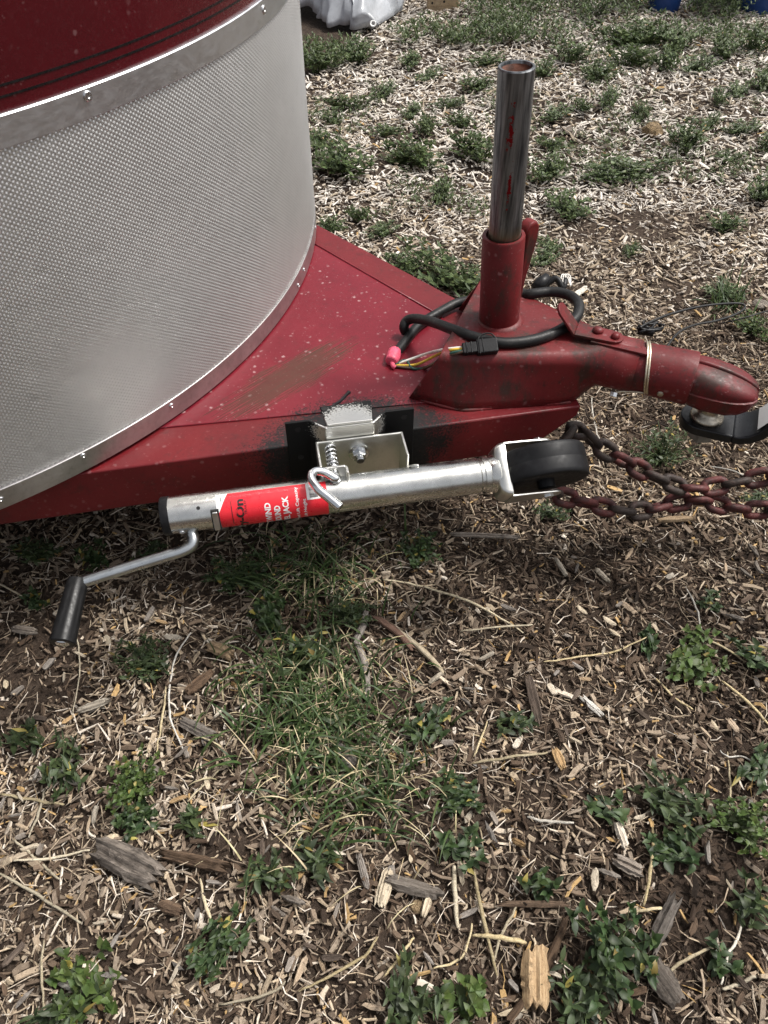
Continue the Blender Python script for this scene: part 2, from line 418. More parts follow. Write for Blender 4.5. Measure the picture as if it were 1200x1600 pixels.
# ------------------------------------------------------------------ ground
def build_ground():
    # fine sheet near the place, coarse out to the horizon
    xs = np.concatenate([np.array([-150, -60, -25, -12, -7]), np.linspace(-5, 5, 101), np.array([7, 12, 25, 60, 150])])
    ys = np.concatenate([np.array([-150, -60, -25, -10, -4, -2]), np.linspace(-1, 7, 81), np.array([9, 12, 25, 60, 150, 300])])
    X, Y = np.meshgrid(xs, ys); Z = gz_np(X, Y)
    far = (np.abs(X) > 6) | (Y > 8) | (Y < -1.5); Z = np.where(far, -.006, Z)
    V = np.stack([X, Y, Z], -1).reshape(-1, 3); nx = len(xs)
    Fc = [(j * nx + i, j * nx + i + 1, (j + 1) * nx + i + 1, (j + 1) * nx + i) for j in range(len(ys) - 1) for i in range(nx - 1)]
    o = obj('ground', V, Fc, M['soil'], smooth=True, at=(0, 0, 0)); tag(o, 'dark brown soil under the wood chip mulch', 'ground', kind='structure'); return o
build_ground()

# ------------------------------------------------------------------ trailer
trailer = root('horse_trailer', W(-.3, 0, 0), 'red trailer with rounded nose, embossed aluminium front guard and red tongue', 'trailer')
A1 = math.asin(.80 / RN)
def nose_strip(name, z0, z1, off, m, thick=.003, n=96, parent=trailer, lip=0., sharp=40):
    mb = MB(); rings = []
    for i in range(n + 1):
        a = -A1 + 2 * A1 * i / n
        if lip: pr = [(off - thick, z0), (off - lip, z0), (off, z0 + lip), (off, z1 - lip), (off - lip, z1), (off - thick, z1)]
        else: pr = [(off - thick, z0), (off, z0), (off, z1), (off - thick, z1)]
        rings.append([nose(a, z, o) for o, z in pr])
    mb.loft(rings); return mb.out(name, m, parent, sharp=sharp)
ZB0, ZB1, ZP1, ZT1 = .366, .404, .863, .899
body = nose_strip('front_panel', ZT1 - .004, 2.05, 0., M['body'], .02)
# the long sides, the roof and the floor behind the nose
ca, sa = math.cos(A1), math.sin(A1)
for sgn, nm in ((-1, 'side_panel'), (1, 'side_panel')):
    a0 = nose(sgn * A1, 0); b0 = a0 - U * 3.2; ins = VV * (-sgn) * .02
    mb = MB(); mb.prism([a0 + ZZ * .33, b0 + ZZ * .33, b0 + ZZ * 2.05, a0 + ZZ * 2.05], ins); mb.out(nm, M['body'], trailer)
arc = [nose(-A1 + 2 * A1 * i / 24, 0, -.004) for i in range(25)]
back = [nose(A1, 0, -.004) - U * 3.2, nose(-A1, 0, -.004) - U * 3.2]
MB().prism([p + ZZ * 2.05 for p in arc + back], (0, 0, .04)).out('roof', M['body'], trailer)
MB().prism([p + ZZ * .368 for p in arc + back], (0, 0, .03)).out('floor', M['rail'], trailer)

def stud_panel():
    px, pz = .0084, .0066
    AR = .58; nx = int((A1 + AR) * RN / px) * 4; nz = int((ZP1 - ZB1 + .006) / pz) * 4
    i = np.arange(nx + 1); j = np.arange(nz + 1)
    A = -A1 + (A1 + AR) * i / nx; Zs = ZB1 - .003 + (ZP1 - ZB1 + .006) * j / nz
    I, Jg = np.meshgrid(i, j)
    h = np.cos(2 * np.pi * I / 4) * np.cos(2 * np.pi * Jg / 4)        # staggered rows of little studs
    h2 = .0031 * (np.clip(h, -.35, 1))
    dent = .0012 * np.sin(A * 9)[None, :] * np.sin(Zs * 11)[:, None]
    for _ in range(34):                                               # stone dings
        da, dz = rng.uniform(-.55, .25), rng.uniform(ZB1, ZB1 + .3); rr = rng.uniform(.004, .011)
        dent = dent - rng.uniform(.0003, .0009) * np.exp(-(((A - da) * RN)[None, :] ** 2 + (Zs - dz)[:, None] ** 2) / rr ** 2)
    r = RN + .001 + h2 + dent
    X = NC.x + r * (U.x * np.cos(A) + VV.x * np.sin(A))[None, :]
    Y = NC.y + r * (U.y * np.cos(A) + VV.y * np.sin(A))[None, :]
    Z = np.repeat(Zs[:, None], nx + 1, 1)
    o0 = origin_of(trailer); V = np.stack([X - o0.x, Y - o0.y, Z - o0.z], -1).reshape(-1, 3).astype(np.float32)
    n = nx + 1; q = (Jg[:-1, :-1] * n + I[:-1, :-1]).reshape(-1, 1); Q = np.concatenate([q, q + 1, q + n + 1, q + n], 1)
    o = quad_mesh('guard_panel', V, Q, M['stud'], trailer, smooth=True)
    return o
def quad_mesh(name, V, Q, m, parent=None, smooth=False, attrs=()):
    me = bpy.data.meshes.new(name); nv, nf = len(V), len(Q)
    me.vertices.add(nv); me.vertices.foreach_set('co', V.astype(np.float32).ravel())
    me.loops.add(nf * 4); me.loops.foreach_set('vertex_index', Q.astype(np.int32).ravel())
    me.polygons.add(nf); me.polygons.foreach_set('loop_start', np.arange(nf, dtype=np.int32) * 4)
    me.polygons.foreach_set('use_smooth', np.full(nf, smooth))
    for nm, typ, key, arr in attrs:
        at = me.attributes.new(nm, typ, 'POINT'); at.data.foreach_set(key, arr.astype(np.float32).ravel())
    me.update(calc_edges=True); me.validate()
    me.materials.append(m); o = bpy.data.objects.new(name, me); o.parent = parent; link(o); return o
def plain_end():
    # the far end of the guard, round the corner
    rings = [[nose(.575 + (A1 - .575) * i / 24, z, o) for o, z in ((-.004, ZB1), (.0012, ZB1), (.0012, ZP1), (-.004, ZP1))] for i in range(25)]
    MB().loft(rings).out('guard_panel', M['stud'], trailer, sharp=40)
plain_end()
sp = stud_panel(); tag(sp, 'embossed aluminium stone guard with rows of tiny studs')
band = nose_strip('trim_band', ZP1, ZT1, .0055, M['trim'], .006, lip=.0015)
tag(band, 'smooth grey aluminium band above the embossed panel')
low = nose_strip('lower_trim', ZB0, ZB1, .0055, M['trim_low'], .006, lip=.0012)
tag(low, 'riveted aluminium strip along the lower edge')
for z in (.9145, .9260): nose_strip('pinstripe', z - .0012, z + .0012, .0006, M['stripe'], .0004)
def cyl_hit(px, py):
    o = Vector((0, 0, CAM_H)); q = P(px, py, 0) - o; d2 = Vector((q.x, q.y)); c2 = Vector((o.x - NC.x, o.y - NC.y))
    a = d2.dot(d2); b = 2 * d2.dot(c2); c = c2.dot(c2) - (RN + .0055) ** 2
    return o + q * ((-b - math.sqrt(max(b * b - 4 * a * c, 0))) / (2 * a))
def rivet(p, parent, r=.0065):
    n = (Vector((p.x, p.y, 0)) - NC); n.z = 0; n.normalize()
    MB().lathe(p - n * .002, n, [(0, r), (.0028, r), (.0040, r * .8), (.0040, r * .42), (.0030, r * .3)], 14).out('rivet', M['rivet'], parent, sharp=35)
for q in ((137, 150), (412, 15)): rivet(cyl_hit(*q), band)
for da in (-.52, -.74, .24, .46): rivet(nose(da, .88, .0055), band)
for q in ((268, 634), (130, 712), (466, 446)): rivet(cyl_hit(*q), low, .005)
for da in (-.60, .20, .38): rivet(nose(da, .386, .0055), low, .005)

# tongue: two rails, the deck sheet over them, the seam
def rail(p0, p1, o, d, bend, cut):
    h = .093; wd = .11; mb = MB()
    a = p0 - d * 1.5 if bend else p0 - d * 1.2
    b = p1
    A_ = [a, a - o * wd, a - o * wd - ZZ * h, a - ZZ * h]
    B_ = [b, b - o * wd, b - o * wd - d * cut - ZZ * h, b - d * cut - ZZ * h]
    M_ = [p + (b - d * cut - a) - Vector((0, 0, 0)) for p in A_]
    B2 = [b, b - o * wd, b - o * wd - ZZ * .02, b - ZZ * .02]
    mid = b - d * cut
    poly = [a, a - ZZ * h, mid - ZZ * h, b - d * .004 - ZZ * .022, b]
    mb.prism(poly, -o * wd)
    return mb.out('frame_rail', M['rail'], trailer, bevel=.004)
rail(N0, N1 - ND * .012, NO, ND, True, .09)
rail(F0, F1 + FD * .24, FO, FD, False, .09)
def line_x(p, d, q, e):
    """intersection of p+td with q+se in plan"""
    t = ((q.x - p.x) * e.y - (q.y - p.y) * e.x) / (d.x * e.y - d.y * e.x); return p + d * t
c1a = P(240, 671, DECK); c1b = P(460, 650, DECK); c1d = (c1b - c1a).normalized()
s1a = P(495, 385, DECK); s1b = P(690, 497, DECK); s1d = (s1b - s1a).normalized()
front0 = W(-.03, -.12, 0); fr = line_x(c1a, c1d, W(.02, 0, 0), VV); fl = line_x(s1a, s1d, W(.02, 0, 0), VV)
br = c1a - c1d * .9; bl = s1a - s1d * .9
deck = MB().prism([Vector((p.x, p.y, DECK - .006)) for p in (br, fr, fl, bl)], (0, 0, .009)).out('deck_plate', M['deck'], trailer, bevel=.002)
# raised weld bead along the far seam of the deck sheet
MB().tube([s1a + ZZ * .0035 - s1d * .1, s1b + ZZ * .0035], .0022, 6).out('seam_bead', M['deck'], trailer, smooth=True)

# coupler body
def uring(vt, zt, vb, zb, rc, k=None, r=None, zc=None, uoff=0., slant=0., u=0.):
    """U section from the near bottom over the top to the far bottom, 26 points; k blends to a circle"""
    pts = []
    half = []
    for i in range(6): t = i / 5; half.append((vb + (vt - vb) * t * ((zt - rc - zb) / (zt - zb)), zb + (zt - rc - zb) * t))
    for i in range(1, 8):
        a = (math.pi / 2) * i / 7; half.append((half[5][0] - rc * (1 - math.cos(a)) - .0 * a, zt - rc + rc * math.sin(a)))
    half.append((half[-1][0] * .5, zt + .0015)); half.append((0, zt + .002))
    if k:
        h2 = []
        for i, (v, z) in enumerate(half):
            a = -math.pi / 2 + math.pi * i / (len(half) - 1)
            h2.append((v * (1 - k) + k * r * math.cos(a), z * (1 - k) + k * (zc + r * math.sin(a))))
        half = h2
    full = [(-v, z) for v, z in half] + [(v, z) for v, z in half[-2::-1]]
    return [W(u - slant * (zt - z), v, z) for v, z in full]
ZT = .455
st = [(-.068, .131, ZT, .146, .3635, .010, 0, .5), (-.066, .131, ZT, .147, .3630, .012, 0, .47), (-.02, .116, ZT, .145, .3605, .014, 0, 0), (.04, .094, ZT, .115, .3605, .015, 0, 0),
      (.09, .0755, ZT, .090, .3605, .016, 0, 0), (.135, .059, ZT, .0675, .3605, .016, .02, 0), (.158, .0515, ZT, .056, .3605, .016, .10, 0), (.172, .048, ZT + .002, .050, .364, .016, .38, 0),
      (.188, .046, ZT + .005, .046, .374, .018, .78, 0), (.210, .044, ZT + .008, .044, .381, .02, 1, 0), (.250, .042, ZT + .010, .042, .384, .02, 1, 0)]
rings = [uring(a, z, b, zb, rc, k, .0412, .4252, slant=sl, u=u) for u, a, z, b, zb, rc, k, sl in st]
cb = MB(); cb.loft(rings, closed=False, cap=(False, False))
cp = cb.out('coupler_body', M['coupler'], trailer, sharp=33)
sd = cp.modifiers.new('thick', 'SOLIDIFY'); sd.thickness = .005; sd.offset = -1
# neck sleeve and socket
for sg in (-1, 1):
    wb = [W(u_ - sl_ * (z_ - zb_) , sg * (b_ + .001), zb_ + .001) for u_, a_, z_, b_, zb_, rc__, k__, sl_ in st[1:7]]
    wp = smooth_path(wb, 14); rw = random.Random(3 + sg)
    MB().tube(wp, [.0030 + .0012 * rw.random() for _ in wp], 7).out('weld_bead', M['coupler'], cp, smooth=True)
tb = MB().lathe(W(.232, 0, .4252), U, [(0, .0405), (.002, .0428), (.020, .0430), (.085, .0455), (.109, .0462), (.1125, .0452), (.1130, .0430), (.104, .036), (.098, .02)], 40)
neck = tb.out('coupler_neck', M['coupler'], trailer, sharp=32)
def sup(u, ry, rz, zc, a0, a1, n, e=.75):
    o_ = []
    for i in range(n + 1):
        a = a0 + (a1 - a0) * i / n; c_, s_ = math.cos(a), math.sin(a)
        o_.append(W(u, -ry * math.copysign(abs(c_) ** e, c_), zc + rz * math.copysign(abs(s_) ** e, s_)))
    return o_
zc = .4215
lowp = [(.333, .034, .028), (.340, .040, .035), (.352, .0435, .0415), (.370, .0455, .0455), (.392, .0455, .0465), (.412, .0440, .0455), (.430, .0395, .0405), (.443, .0320, .0315), (.4500, .0220, .0200)]
sk = MB().loft([sup(u_, a_, b_, zc + .001, -math.pi, .0, 22, .9) for u_, a_, b_ in lowp], closed=False, cap=(True, True)).out('ball_socket', M['coupler'], neck, smooth=True)
capp = [(.333, .0395, .0350), (.345, .0425, .0360), (.360, .0450, .0350), (.380, .0460, .0320), (.400, .0455, .0280), (.418, .0430, .0230), (.434, .0375, .0170), (.446, .0300, .0105), (.4525, .0200, .0040)]
rc_ = []
for u_, a_, b_ in capp:
    top = sup(u_, a_ - .0025, b_, zc + .0035, 0, math.pi, 22, .72)
    lipa = [W(u_, -a_ - .0008, zc - .0010), W(u_, -a_ - .0012, zc + .0025)]; lipb = [W(u_, a_ + .0012, zc + .0025), W(u_, a_ + .0008, zc - .0010)]
    rc_.append(lipa + top + lipb)
uc = MB().loft(rc_, closed=False, cap=(True, True)).out('socket_cap', M['coupler'], neck, sharp=50)
MB().tube([W(u_, 0, zc + .0035 + b_ + .0002) for u_, a_, b_ in capp], [.0042, .0046, .0048, .0046, .0044, .004, .0034, .0028, .002], 8).out('cap_ridge', M['coupler'], neck, smooth=True)
MB().lathe(W(.300, -.0405, .412), -VV, [(0, .006), (.004, .0055), (.005, .003)], 8).out('rivet', M['ball'], neck)

# jack sleeve, weld collar, rear gusset
ls = Vector((-.010, 0, .163)).normalized()        # leans a little
SB = W(0, 0, ZT - .005)
sl = MB().lathe(SB, ls, [(0, .0350), (.171, .0352), (.173, .0340), (.173, .0290), (.02, .0285), (.0, .0285)], 40, closed=True).out('jack_sleeve', M['coupler'], trailer, sharp=40)
MB().lathe(SB + ls * .002, ls, [(0, .046), (.0055, .0455), (.010, .041), (.014, .0365), (.014, .034), (0, .034)], 36, closed=True).out('weld_collar', M['coupler'], sl, smooth=True)
# gusset: a rounded upright tab welded to the back of the sleeve
gd = (U * .50 + VV * .86).normalized(); gt = gd.cross(ZZ)
poly = [SB + gd * .026 + ZZ * .0, SB + gd * .036 + ZZ * .0, SB + gd * .044 + ZZ * .075, SB + gd * .060 + ZZ * .15]
for i in range(7): a = -.2 + (math.pi + .2) * i / 6; poly.append(SB + gd * (.044 + .016 * math.cos(a)) + ZZ * (.168 + .016 * math.sin(a)))
poly += [SB + gd * .030 + ZZ * .16]
MB().prism([p + gt * .011 - ls * 0 for p in poly], -gt * .022).out('gusset', M['coupler'], trailer, bevel=.006)
# slot in the coupler's top
so = P(829, 503, ZT + .0032); MB().prism([so + U * a + VV * b for a, b in ((-.011, -.0035), (.011, -.0035), (.0135, 0), (.011, .0035), (-.011, .0035), (-.0135, 0))], (0, 0, .0012)).out('slot', M['hole'], cp)
# latch lever on the neck
lv = root('latch', W(0, 0, 0), None, None); lv.parent = trailer; lv.location = W(.18, 0, .46) - trailer.location
def lever_poly(z):
    pts = [W(.136, .019, z), W(.136, -.019, z), W(.200, -.017, z)]
    for i in range(1, 8): a = -math.pi / 2 + math.pi * i / 8; pts.append(W(.200 + .017 * math.cos(a), .017 * math.sin(a), z))
    return pts + [W(.200, .017, z)]
pl = MB().prism(lever_poly(.4705), (0, 0, .005))
pl.out('lever', M['coupler'], lv, bevel=.001)
tabp = []
for i in range(13):
    a = math.pi * i / 12; tabp.append((.016 * math.cos(a) * 1.05, .046 + .014 * math.sin(a)))
tabp = [(.018, 0)] + tabp + [(-.018, 0)]
tu = (-U * .66 + ZZ * .75).normalized(); tn = tu.cross(VV)
MB().prism([W(.139, 0, .4705) + VV * a + tu * b for a, b in tabp], tn * .0045).out('thumb_tab', M['coupler'], lv, bevel=.001)
MB().prism([W(.165, -.021, .4655), W(.262, -.024, .4655), W(.262, -.006, .4655), W(.165, .010, .4655)], (0, 0, .0045)).out('latch_strip', M['coupler'], lv, bevel=.001)
for u_, v_, r_ in ((.172, .004, .0095), (.203, -.003, .0075)):
    MB().lathe(W(u_, v_, .4752), ZZ, [(0, r_), (.004, r_), (.0075, r_ * .7), (.0085, r_ * .25)], 16).out('rivet', M['coupler'], lv, smooth=True)

# ------------------------------------------------------------------ steel pipe standing in the sleeve
pb = SB + ls * .02; pt = P(807, 101, .872)
pd = Vector((pt.x - SB.x, 0.0, pt.z - SB.z)).normalized()
PL = (pt.z - pb.z) / pd.z
pipe = root('steel_pipe', pb, 'bare dark steel pipe standing upright in the red sleeve of the tongue', 'pipe')
MB().lathe(pb, pd, [(0, .0262), (PL - .0015, .0262), (PL, .0250), (PL, .0222), (PL - .001, .0215), (0, .0215)], 48, closed=True).out('tube', M['pipe'], pipe, sharp=35)
MB().lathe(pb, pd, [(.01, .0213), (PL - .004, .0213), (PL - .004, .0210), (.01, .0210)], 40, closed=True).out('rusty_bore', M['rust'], pipe, smooth=True)

# ------------------------------------------------------------------ trailer jack
jack = root('trailer_jack', J(JL * .5, 0, .30), 'silver swivel jack with a red label folded up along the trailer tongue', 'trailer jack')
CT = R(48.0)                                    # the side of the tube that carries the label faces up and out
def ja(s, phi, r):
    """point on the tube: phi=0 is up-and-outwards, growing upwards"""
    a = CT + phi; return J(s, r * math.cos(a), .340 + r * math.sin(a))
TR = .0298
tub = MB().lathe(J(0, 0, .34), JD, [(0.004, .026), (0.004, TR), (JL - .012, TR), (JL - .010, TR - .0015), (JL, TR - .0015), (JL + .002, .02)], 56)
ot = tub.out('outer_tube', M['zinc'], jack, sharp=35)
MB().lathe(J(0, 0, .34), JD, [(-.008, .024), (-.008, .0300), (-.006, .0312), (.005, .0312), (.005, .0295)], 40).out('end_cap', M['plastic'], jack, sharp=35)
MB().lathe(J(0, 0, .34), JD, [(JL - .004, .0298), (JL - .004, .0312), (JL + .004, .0312), (JL + .006, .029), (JL + .012, .032), (JL + .020, .033), (JL + .020, .02)], 40).out('collar', M['zinc'], jack, sharp=35)
# small hardware at the gear end
hp = ja(.020, R(-72), TR); hn = (hp - J(.020, 0, .34)).normalized(); MB().lathe(hp - hn * .001, hn, [(0, .0055), (.003, .005), (.0045, .002)], 12).out('rivet', M['chrome'], ot, smooth=True)
hp = ja(.052, R(10), TR); hn = (hp - J(.052, 0, .34)).normalized(); MB().lathe(hp, hn, [(-.001, .003), (.0006, .003), (.0006, .001)], 10).out('hole', M['hole'], ot)
# pressed-in retaining tab
c = ja(js(335), R(-33), TR + .003); n_ = (c - J(js(335), 0, .34)).normalized(); t_ = n_.cross(JD)
MB().box(c, JD * .0045, t_ * .017, n_ * .0035).out('retaining_tab', M['zinc_dull'], ot, bevel=.002)
MB().box(c - n_ * .002, JD * .0062, t_ * .0185, n_ * .0024).out('slot', M['hole'], ot)
# label
def patch(s0, s1, p0, p1, r, clip=None, ns=14, npz=22):
    mb = MB(); V = []; Fc = []
    for i in range(ns + 1):
        for j in range(npz + 1):
            s_ = s0 + (s1 - s0) * i / ns; ph = p0 + (p1 - p0) * j / npz
            if clip: s_, ph = clip(s_, ph)
            V.append(ja(s_, ph, r))
    for i in range(ns):
        for j in range(npz): a = i * (npz + 1) + j; Fc.append((a, a + npz + 1, a + npz + 2, a + 1))
    return mb.add(V, Fc)
LS0, LS1 = js(341), js(504)
def cutcorner(s_, ph):
    lim = LS0 + max(0., (ph - R(-14)) / R(61)) * .0155
    return (max(s_, lim), ph)
lab = patch(LS0, LS1, R(-135), R(47), TR + .00035, cutcorner, 40, 44).out('label', M['label_red'], jack, smooth=True)
tag(lab, 'red printed label wrapped round the tube')
def whitecorner(s_, ph):
    lim = LS0 + max(0., (ph - R(-14)) / R(61)) * .0155
    return (min(s_, lim), ph)
patch(js(338), js(366), R(-12), R(47), TR + .0003, whitecorner, 20, 20).out('label_corner', M['label_white'], lab, smooth=True)
def wrap_text(txt, size, s_base, phi_end, m, arc=None, bold=0., r=TR + .0006, name='lettering', spacing=1.0):
    """letters wrapped round the tube, reading upwards; s_base = baseline along the tube (letter tops point to the gear end)"""
    fc = bpy.data.curves.new('t', 'FONT'); fc.body = txt; fc.size = 1.0; fc.offset = bold; fc.resolution_u = 3; fc.space_character = spacing
    to = bpy.data.objects.new('t', fc); link(to)
    dg = bpy.context.evaluated_depsgraph_get(); dg.update(); me = bpy.data.meshes.new_from_object(to.evaluated_get(dg))
    V = [Vector(v.co) for v in me.vertices]; Fc = [tuple(p.vertices) for p in me.polygons]
    bpy.data.objects.remove(to); bpy.data.curves.remove(fc); bpy.data.meshes.remove(me)
    x0 = min(v.x for v in V); x1 = max(v.x for v in V)
    kx = (arc / (x1 - x0)) if arc else size
    W_ = []
    for v in V:
        ph = phi_end - (x1 - v.x) * kx / TR
        W_.append(ja(s_base - v.y * size, ph, r))
    return obj(name, W_, Fc, m, lab)
pxs = lambda c: js(320 + c / 6.0)
wrap_text('Carry-On', .0175, pxs(345), R(21), M['ink_black'], arc=.092, bold=.04)
wrap_text('TRAILER', .0048, pxs(372), R(17), M['ink_black'], arc=.023)
mb = MB(); mb.add(patch(pxs(236), pxs(242), R(-60), R(18), TR + .0006, None, 1, 14).v, patch(0, .01, 0, 1, TR, None, 1, 14).f).out('rule', M['ink_black'], lab)
wrap_text('SIDE WIND', .0128, pxs(582), R(-1), M['label_white'], arc=.062, bold=.035)
wrap_text('ROUND', .0128, pxs(665), R(-13), M['label_white'], arc=.036, bold=.035)
wrap_text('SWIVEL JACK', .0128, pxs(745), R(12), M['label_white'], arc=.074, bold=.035)
wrap_text('Rated Lift Capacity', .0070, pxs(838), R(38), M['label_white'], arc=.070, bold=.015)
wrap_text('Lift Height', .0070, pxs(905), R(-3), M['label_white'], arc=.036, bold=.015)
wrap_text('S001', .0036, pxs(158), R(36), M['ink_black'], arc=.008, r=TR + .0008)
bc = patch(pxs(918), pxs(1040), R(-8), R(45), TR + .0006, None, 4, 14).out('barcode_panel', M['label_white'], lab, smooth=True)
mb = MB(); ph = R(-2)
for i in range(15):
    dp = R(random.choice((.8, 1.3, 2.0))); q = patch(pxs(944), pxs(1020), ph, ph + dp, TR + .0009, None, 2, 1); mb.add(q.v, q.f); ph += dp + R(random.choice((.9, 1.5)))
mb.out('barcode', M['ink_black'], lab)

# crank
ck = MB().tube(smooth_path([P(300, 812, .330), P(299, 828, .320), P(302, 842, .313), P(298, 853, .307), P(284, 861, .303), P(262, 868, .300), P(200, 887, .293), P(134, 908, .286), P(122, 913, .285)], 5), .0092, 16).out('crank_arm', M['crank'], jack, smooth=True)
bx = P(300, 822, .3255); MB().box(bx, JD * .015, (JO * .7 - ZZ * .7) * .004, (JO * .7 + ZZ * .7) * .008).out('crank_socket', M['hole'], jack, bevel=.002)
g0 = P(122, 906, .286); g1 = P(97, 1006, .262); gdv = (g1 - g0).normalized(); gl = (g1 - g0).length
gb = MB(); nseg = 14; rings = []
h = (ZZ - gdv * ZZ.dot(gdv)).normalized(); b_ = gdv.cross(h); ng = 48
for t, r0 in [(0, .0125), (.002, .0150), (.03, .0160), (.25, .0170), (.5, .0178), (.75, .0187), (.95, .0196), (.985, .0196), (1., .0180), (1., .0115), (.985, .0105)]:
    ring = []
    for k in range(ng):
        a = 2 * math.pi * k / ng; rr = r0 * (1 - .035 * (1 if (math.cos(12 * a) > .6 and .03 < t < .95) else 0) - .02 * math.cos(6 * a))
        ring.append(g0 + gdv * (gl * t) + (h * math.cos(a) + b_ * math.sin(a)) * rr)
    rings.append(ring)
gb.loft(rings); gr = gb.out('grip', M['grip'], ck, sharp=30)
MB().lathe(g1 - gdv * .003, gdv, [(0, .0112), (.003, .0106), (.0055, .007), (.006, .002)], 20).out('end_rivet', M['chrome'], ck, smooth=True)

# mounting plate (hat shaped, sprayed black at the ears) on the rail
e0 = E_R + .0015; e1 = E_R + .024
hat = [(js(455), e0), (js(492), e0), (js(516), e1), (js(592), e1), (js(614), e0), (js(661), e0)]
def strip_plate(prof, z0, z1, th, name, m, parent, bevel=.0015, round_=0):
    poly = [J(s, e, z0) for s, e in prof] + [J(s, e + th, z0) for s, e in prof[::-1]]
    return MB().prism(poly, ZZ * (z1 - z0)).out(name, m, parent, bevel=bevel)
mp = strip_plate(hat, .285, .414, .0055, 'mount_plate', M['plate'], jack)
tp = MB().prism([J(js(519), e1 + .004, .4142), J(js(590), e1 + .004, .4142), J(js(596), E_R - .022, .4142), J(js(513), E_R - .020, .4142)], (0, 0, .005)).out('top_lip', M['plate'], mp, bevel=.0015)
for px_, z_ in ((474, .398), (645, .398), (474, .335), (645, .335)):
    MB().lathe(J(js(px_), e0 + .0050, z_), JO, [(0, .0052), (.0008, .0052)], 16).out('bolt_hole', M['rail'] if z_ > .36 else M['hole'], mp)
ph_ = J(js(520), E_R - .012, .4195); MB().lathe(ph_, ZZ, [(0, .0055), (.0008, .0055)], 16).out('bolt_hole', M['hole'], mp)
MB().tube(smooth_path([J(js(522), E_R - .010, .418), P(530, 628, .405), P(541, 617, .395), P(545, 613, .392)], 4), [.0028] * 9 + [.003, .003, .0035, .004], 6).out('cable_tie', M['plastic'], jack, smooth=True)
# swivel bracket: channel with a back wall, two cheeks and a front tab for the pin
eb = e1 + .0065; ef = -.004
BT = .389
prof_b = [(js(498), ef - .012), (js(498), eb), (js(638), eb), (js(638), ef - .016)]
def channel(prof, th, z0, z1):
    # offset the open polyline inwards for thickness
    inn = []
    n = len(prof)
    for i, (s, e) in enumerate(prof):
        if i in (0, n - 1): inn.append((s + (th if i == 0 else -th), e))
        else: inn.append((s + (th if s < js(560) else -th), e + th))
    poly = [J(s, e, z0) for s, e in prof] + [J(s, e, z0) for s, e in inn[::-1]]
    return MB().prism(poly, ZZ * (z1 - z0))
br_ = channel(prof_b, .0045, .305, BT).out('swivel_bracket', M['zinc_dull'], jack, bevel=.0018)
tab_ = MB().prism([J(js(498), ef - .0122, .34), J(js(541), ef - .0122, .34), J(js(541), ef - .0122, BT - .004), J(js(536), ef - .0122, BT), J(js(498), ef - .0122, BT)], JO * .0045).out('pin_tab', M['zinc_dull'], br_, bevel=.0015)
MB().prism([J(js(537), ef - .008, .345), J(js(541), ef - .008, .345), J(js(541), ef - .008, BT - .002), J(js(537), ef - .008, BT - .002)], JO * .013).out('pin_tab', M['zinc_dull'], br_, bevel=.0012)
# pivot bolt on the back wall
bo = J(js(566), eb + .0045, .357)
MB().lathe(bo, JO, [(0, .0175), (.0028, .0175), (.0032, .015), (.0032, .004)], 28).out('washer', M['chrome'], jack, sharp=35)
MB().lathe(bo, JO, [(.003, .0125), (.012, .0125), (.0135, .0108), (.0135, .003)], 6).out('pivot_nut', M['chrome'], jack, bevel=.0008)
MB().lathe(bo, JO, [(.012, .0068), (.021, .0068), (.022, .0058), (.022, .001)], 18).out('pivot_bolt', M['chrome'], jack, sharp=40)
# spring-loaded pull pin with its bent handle
pz = .376; ps = js(520)
MB().tube([J(ps, eb + .002, pz), J(ps, ef + .004, pz)], .0058, 16).out('pull_pin', M['chrome'], jack, smooth=True)
sprg = []; turns = 5.5
for i in range(int(turns * 14) + 1):
    a = 2 * math.pi * i / 14; sprg.append(J(ps + .0088 * math.cos(a), eb + .006 + (ef - .014 - eb - .006) * i / (turns * 14), pz + .0088 * math.sin(a)))
MB().tube(sprg, .0017, 6).out('spring', M['chrome'], jack, smooth=True)
hk = smooth_path([J(ps, ef - .004, pz), J(ps, ef + .005, pz + .001), P(507, 738, .386), P(491, 737, .392), P(487, 748, .392), P(497, 764, .388), P(514, 778, .382), P(532, 793, .375)], 6)
MB().tube(hk, .0072, 14).out('pin_handle', M['chrome'], jack, smooth=True)
# welds under the cheeks
MB().tube(smooth_path([J(js(498) + .002, ef - .016, .352), J(js(498) + .004, -.012, .366), J(js(498) + .004, -.016, .372)], 3), .0035, 8).out('weld_bead', M['zinc_dull'], br_, smooth=True)
MB().tube(smooth_path([J(js(638) - .002, -.022, .358), J(js(645), -.016, .3655), J(js(652), -.014, .3665)], 3), .0032, 8).out('weld_bead', M['zinc_dull'], br_, smooth=True)
# caster
al = R(11)
perp = ZZ * math.cos(CT) - JO * math.sin(CT); cc = JO * math.cos(CT) + ZZ * math.sin(CT)
WA = (perp * math.cos(al) - cc * math.sin(al)).normalized(); WB = JD.cross(WA).normalized()
CS = JL + .099
def C(d, a, b): return J(CS, 0, .34) + JD * d + WA * a + WB * b
yk = root('caster_yoke', (0, 0, 0), None, None); yk.parent = jack; yk.location = C(-.08, 0, 0) - jack.location
HW = .0425
ym = MB()
yp = []
def sect(hw, hb, r, n=5):
    out = []
    for sx, sy, a0 in ((1, 1, 0), (-1, 1, 90), (-1, -1, 180), (1, -1, 270)):
        for i in range(n): a = R(a0 + 90 * i / (n - 1)); out.append((sx * (hw - r) + r * math.cos(a), sy * (hb - r) + r * math.sin(a)))
    return out
ym.loft([[C(d, a, b) for a, b in sect(hw, hb, r)] for d, hw, hb, r in ((-.084, .034, .026, .012), (-.080, .0405, .029, .010), (-.073, .0445, .030, .008), (-.066, .0455, .030, .007), (-.0625, .0450, .029, .006))])
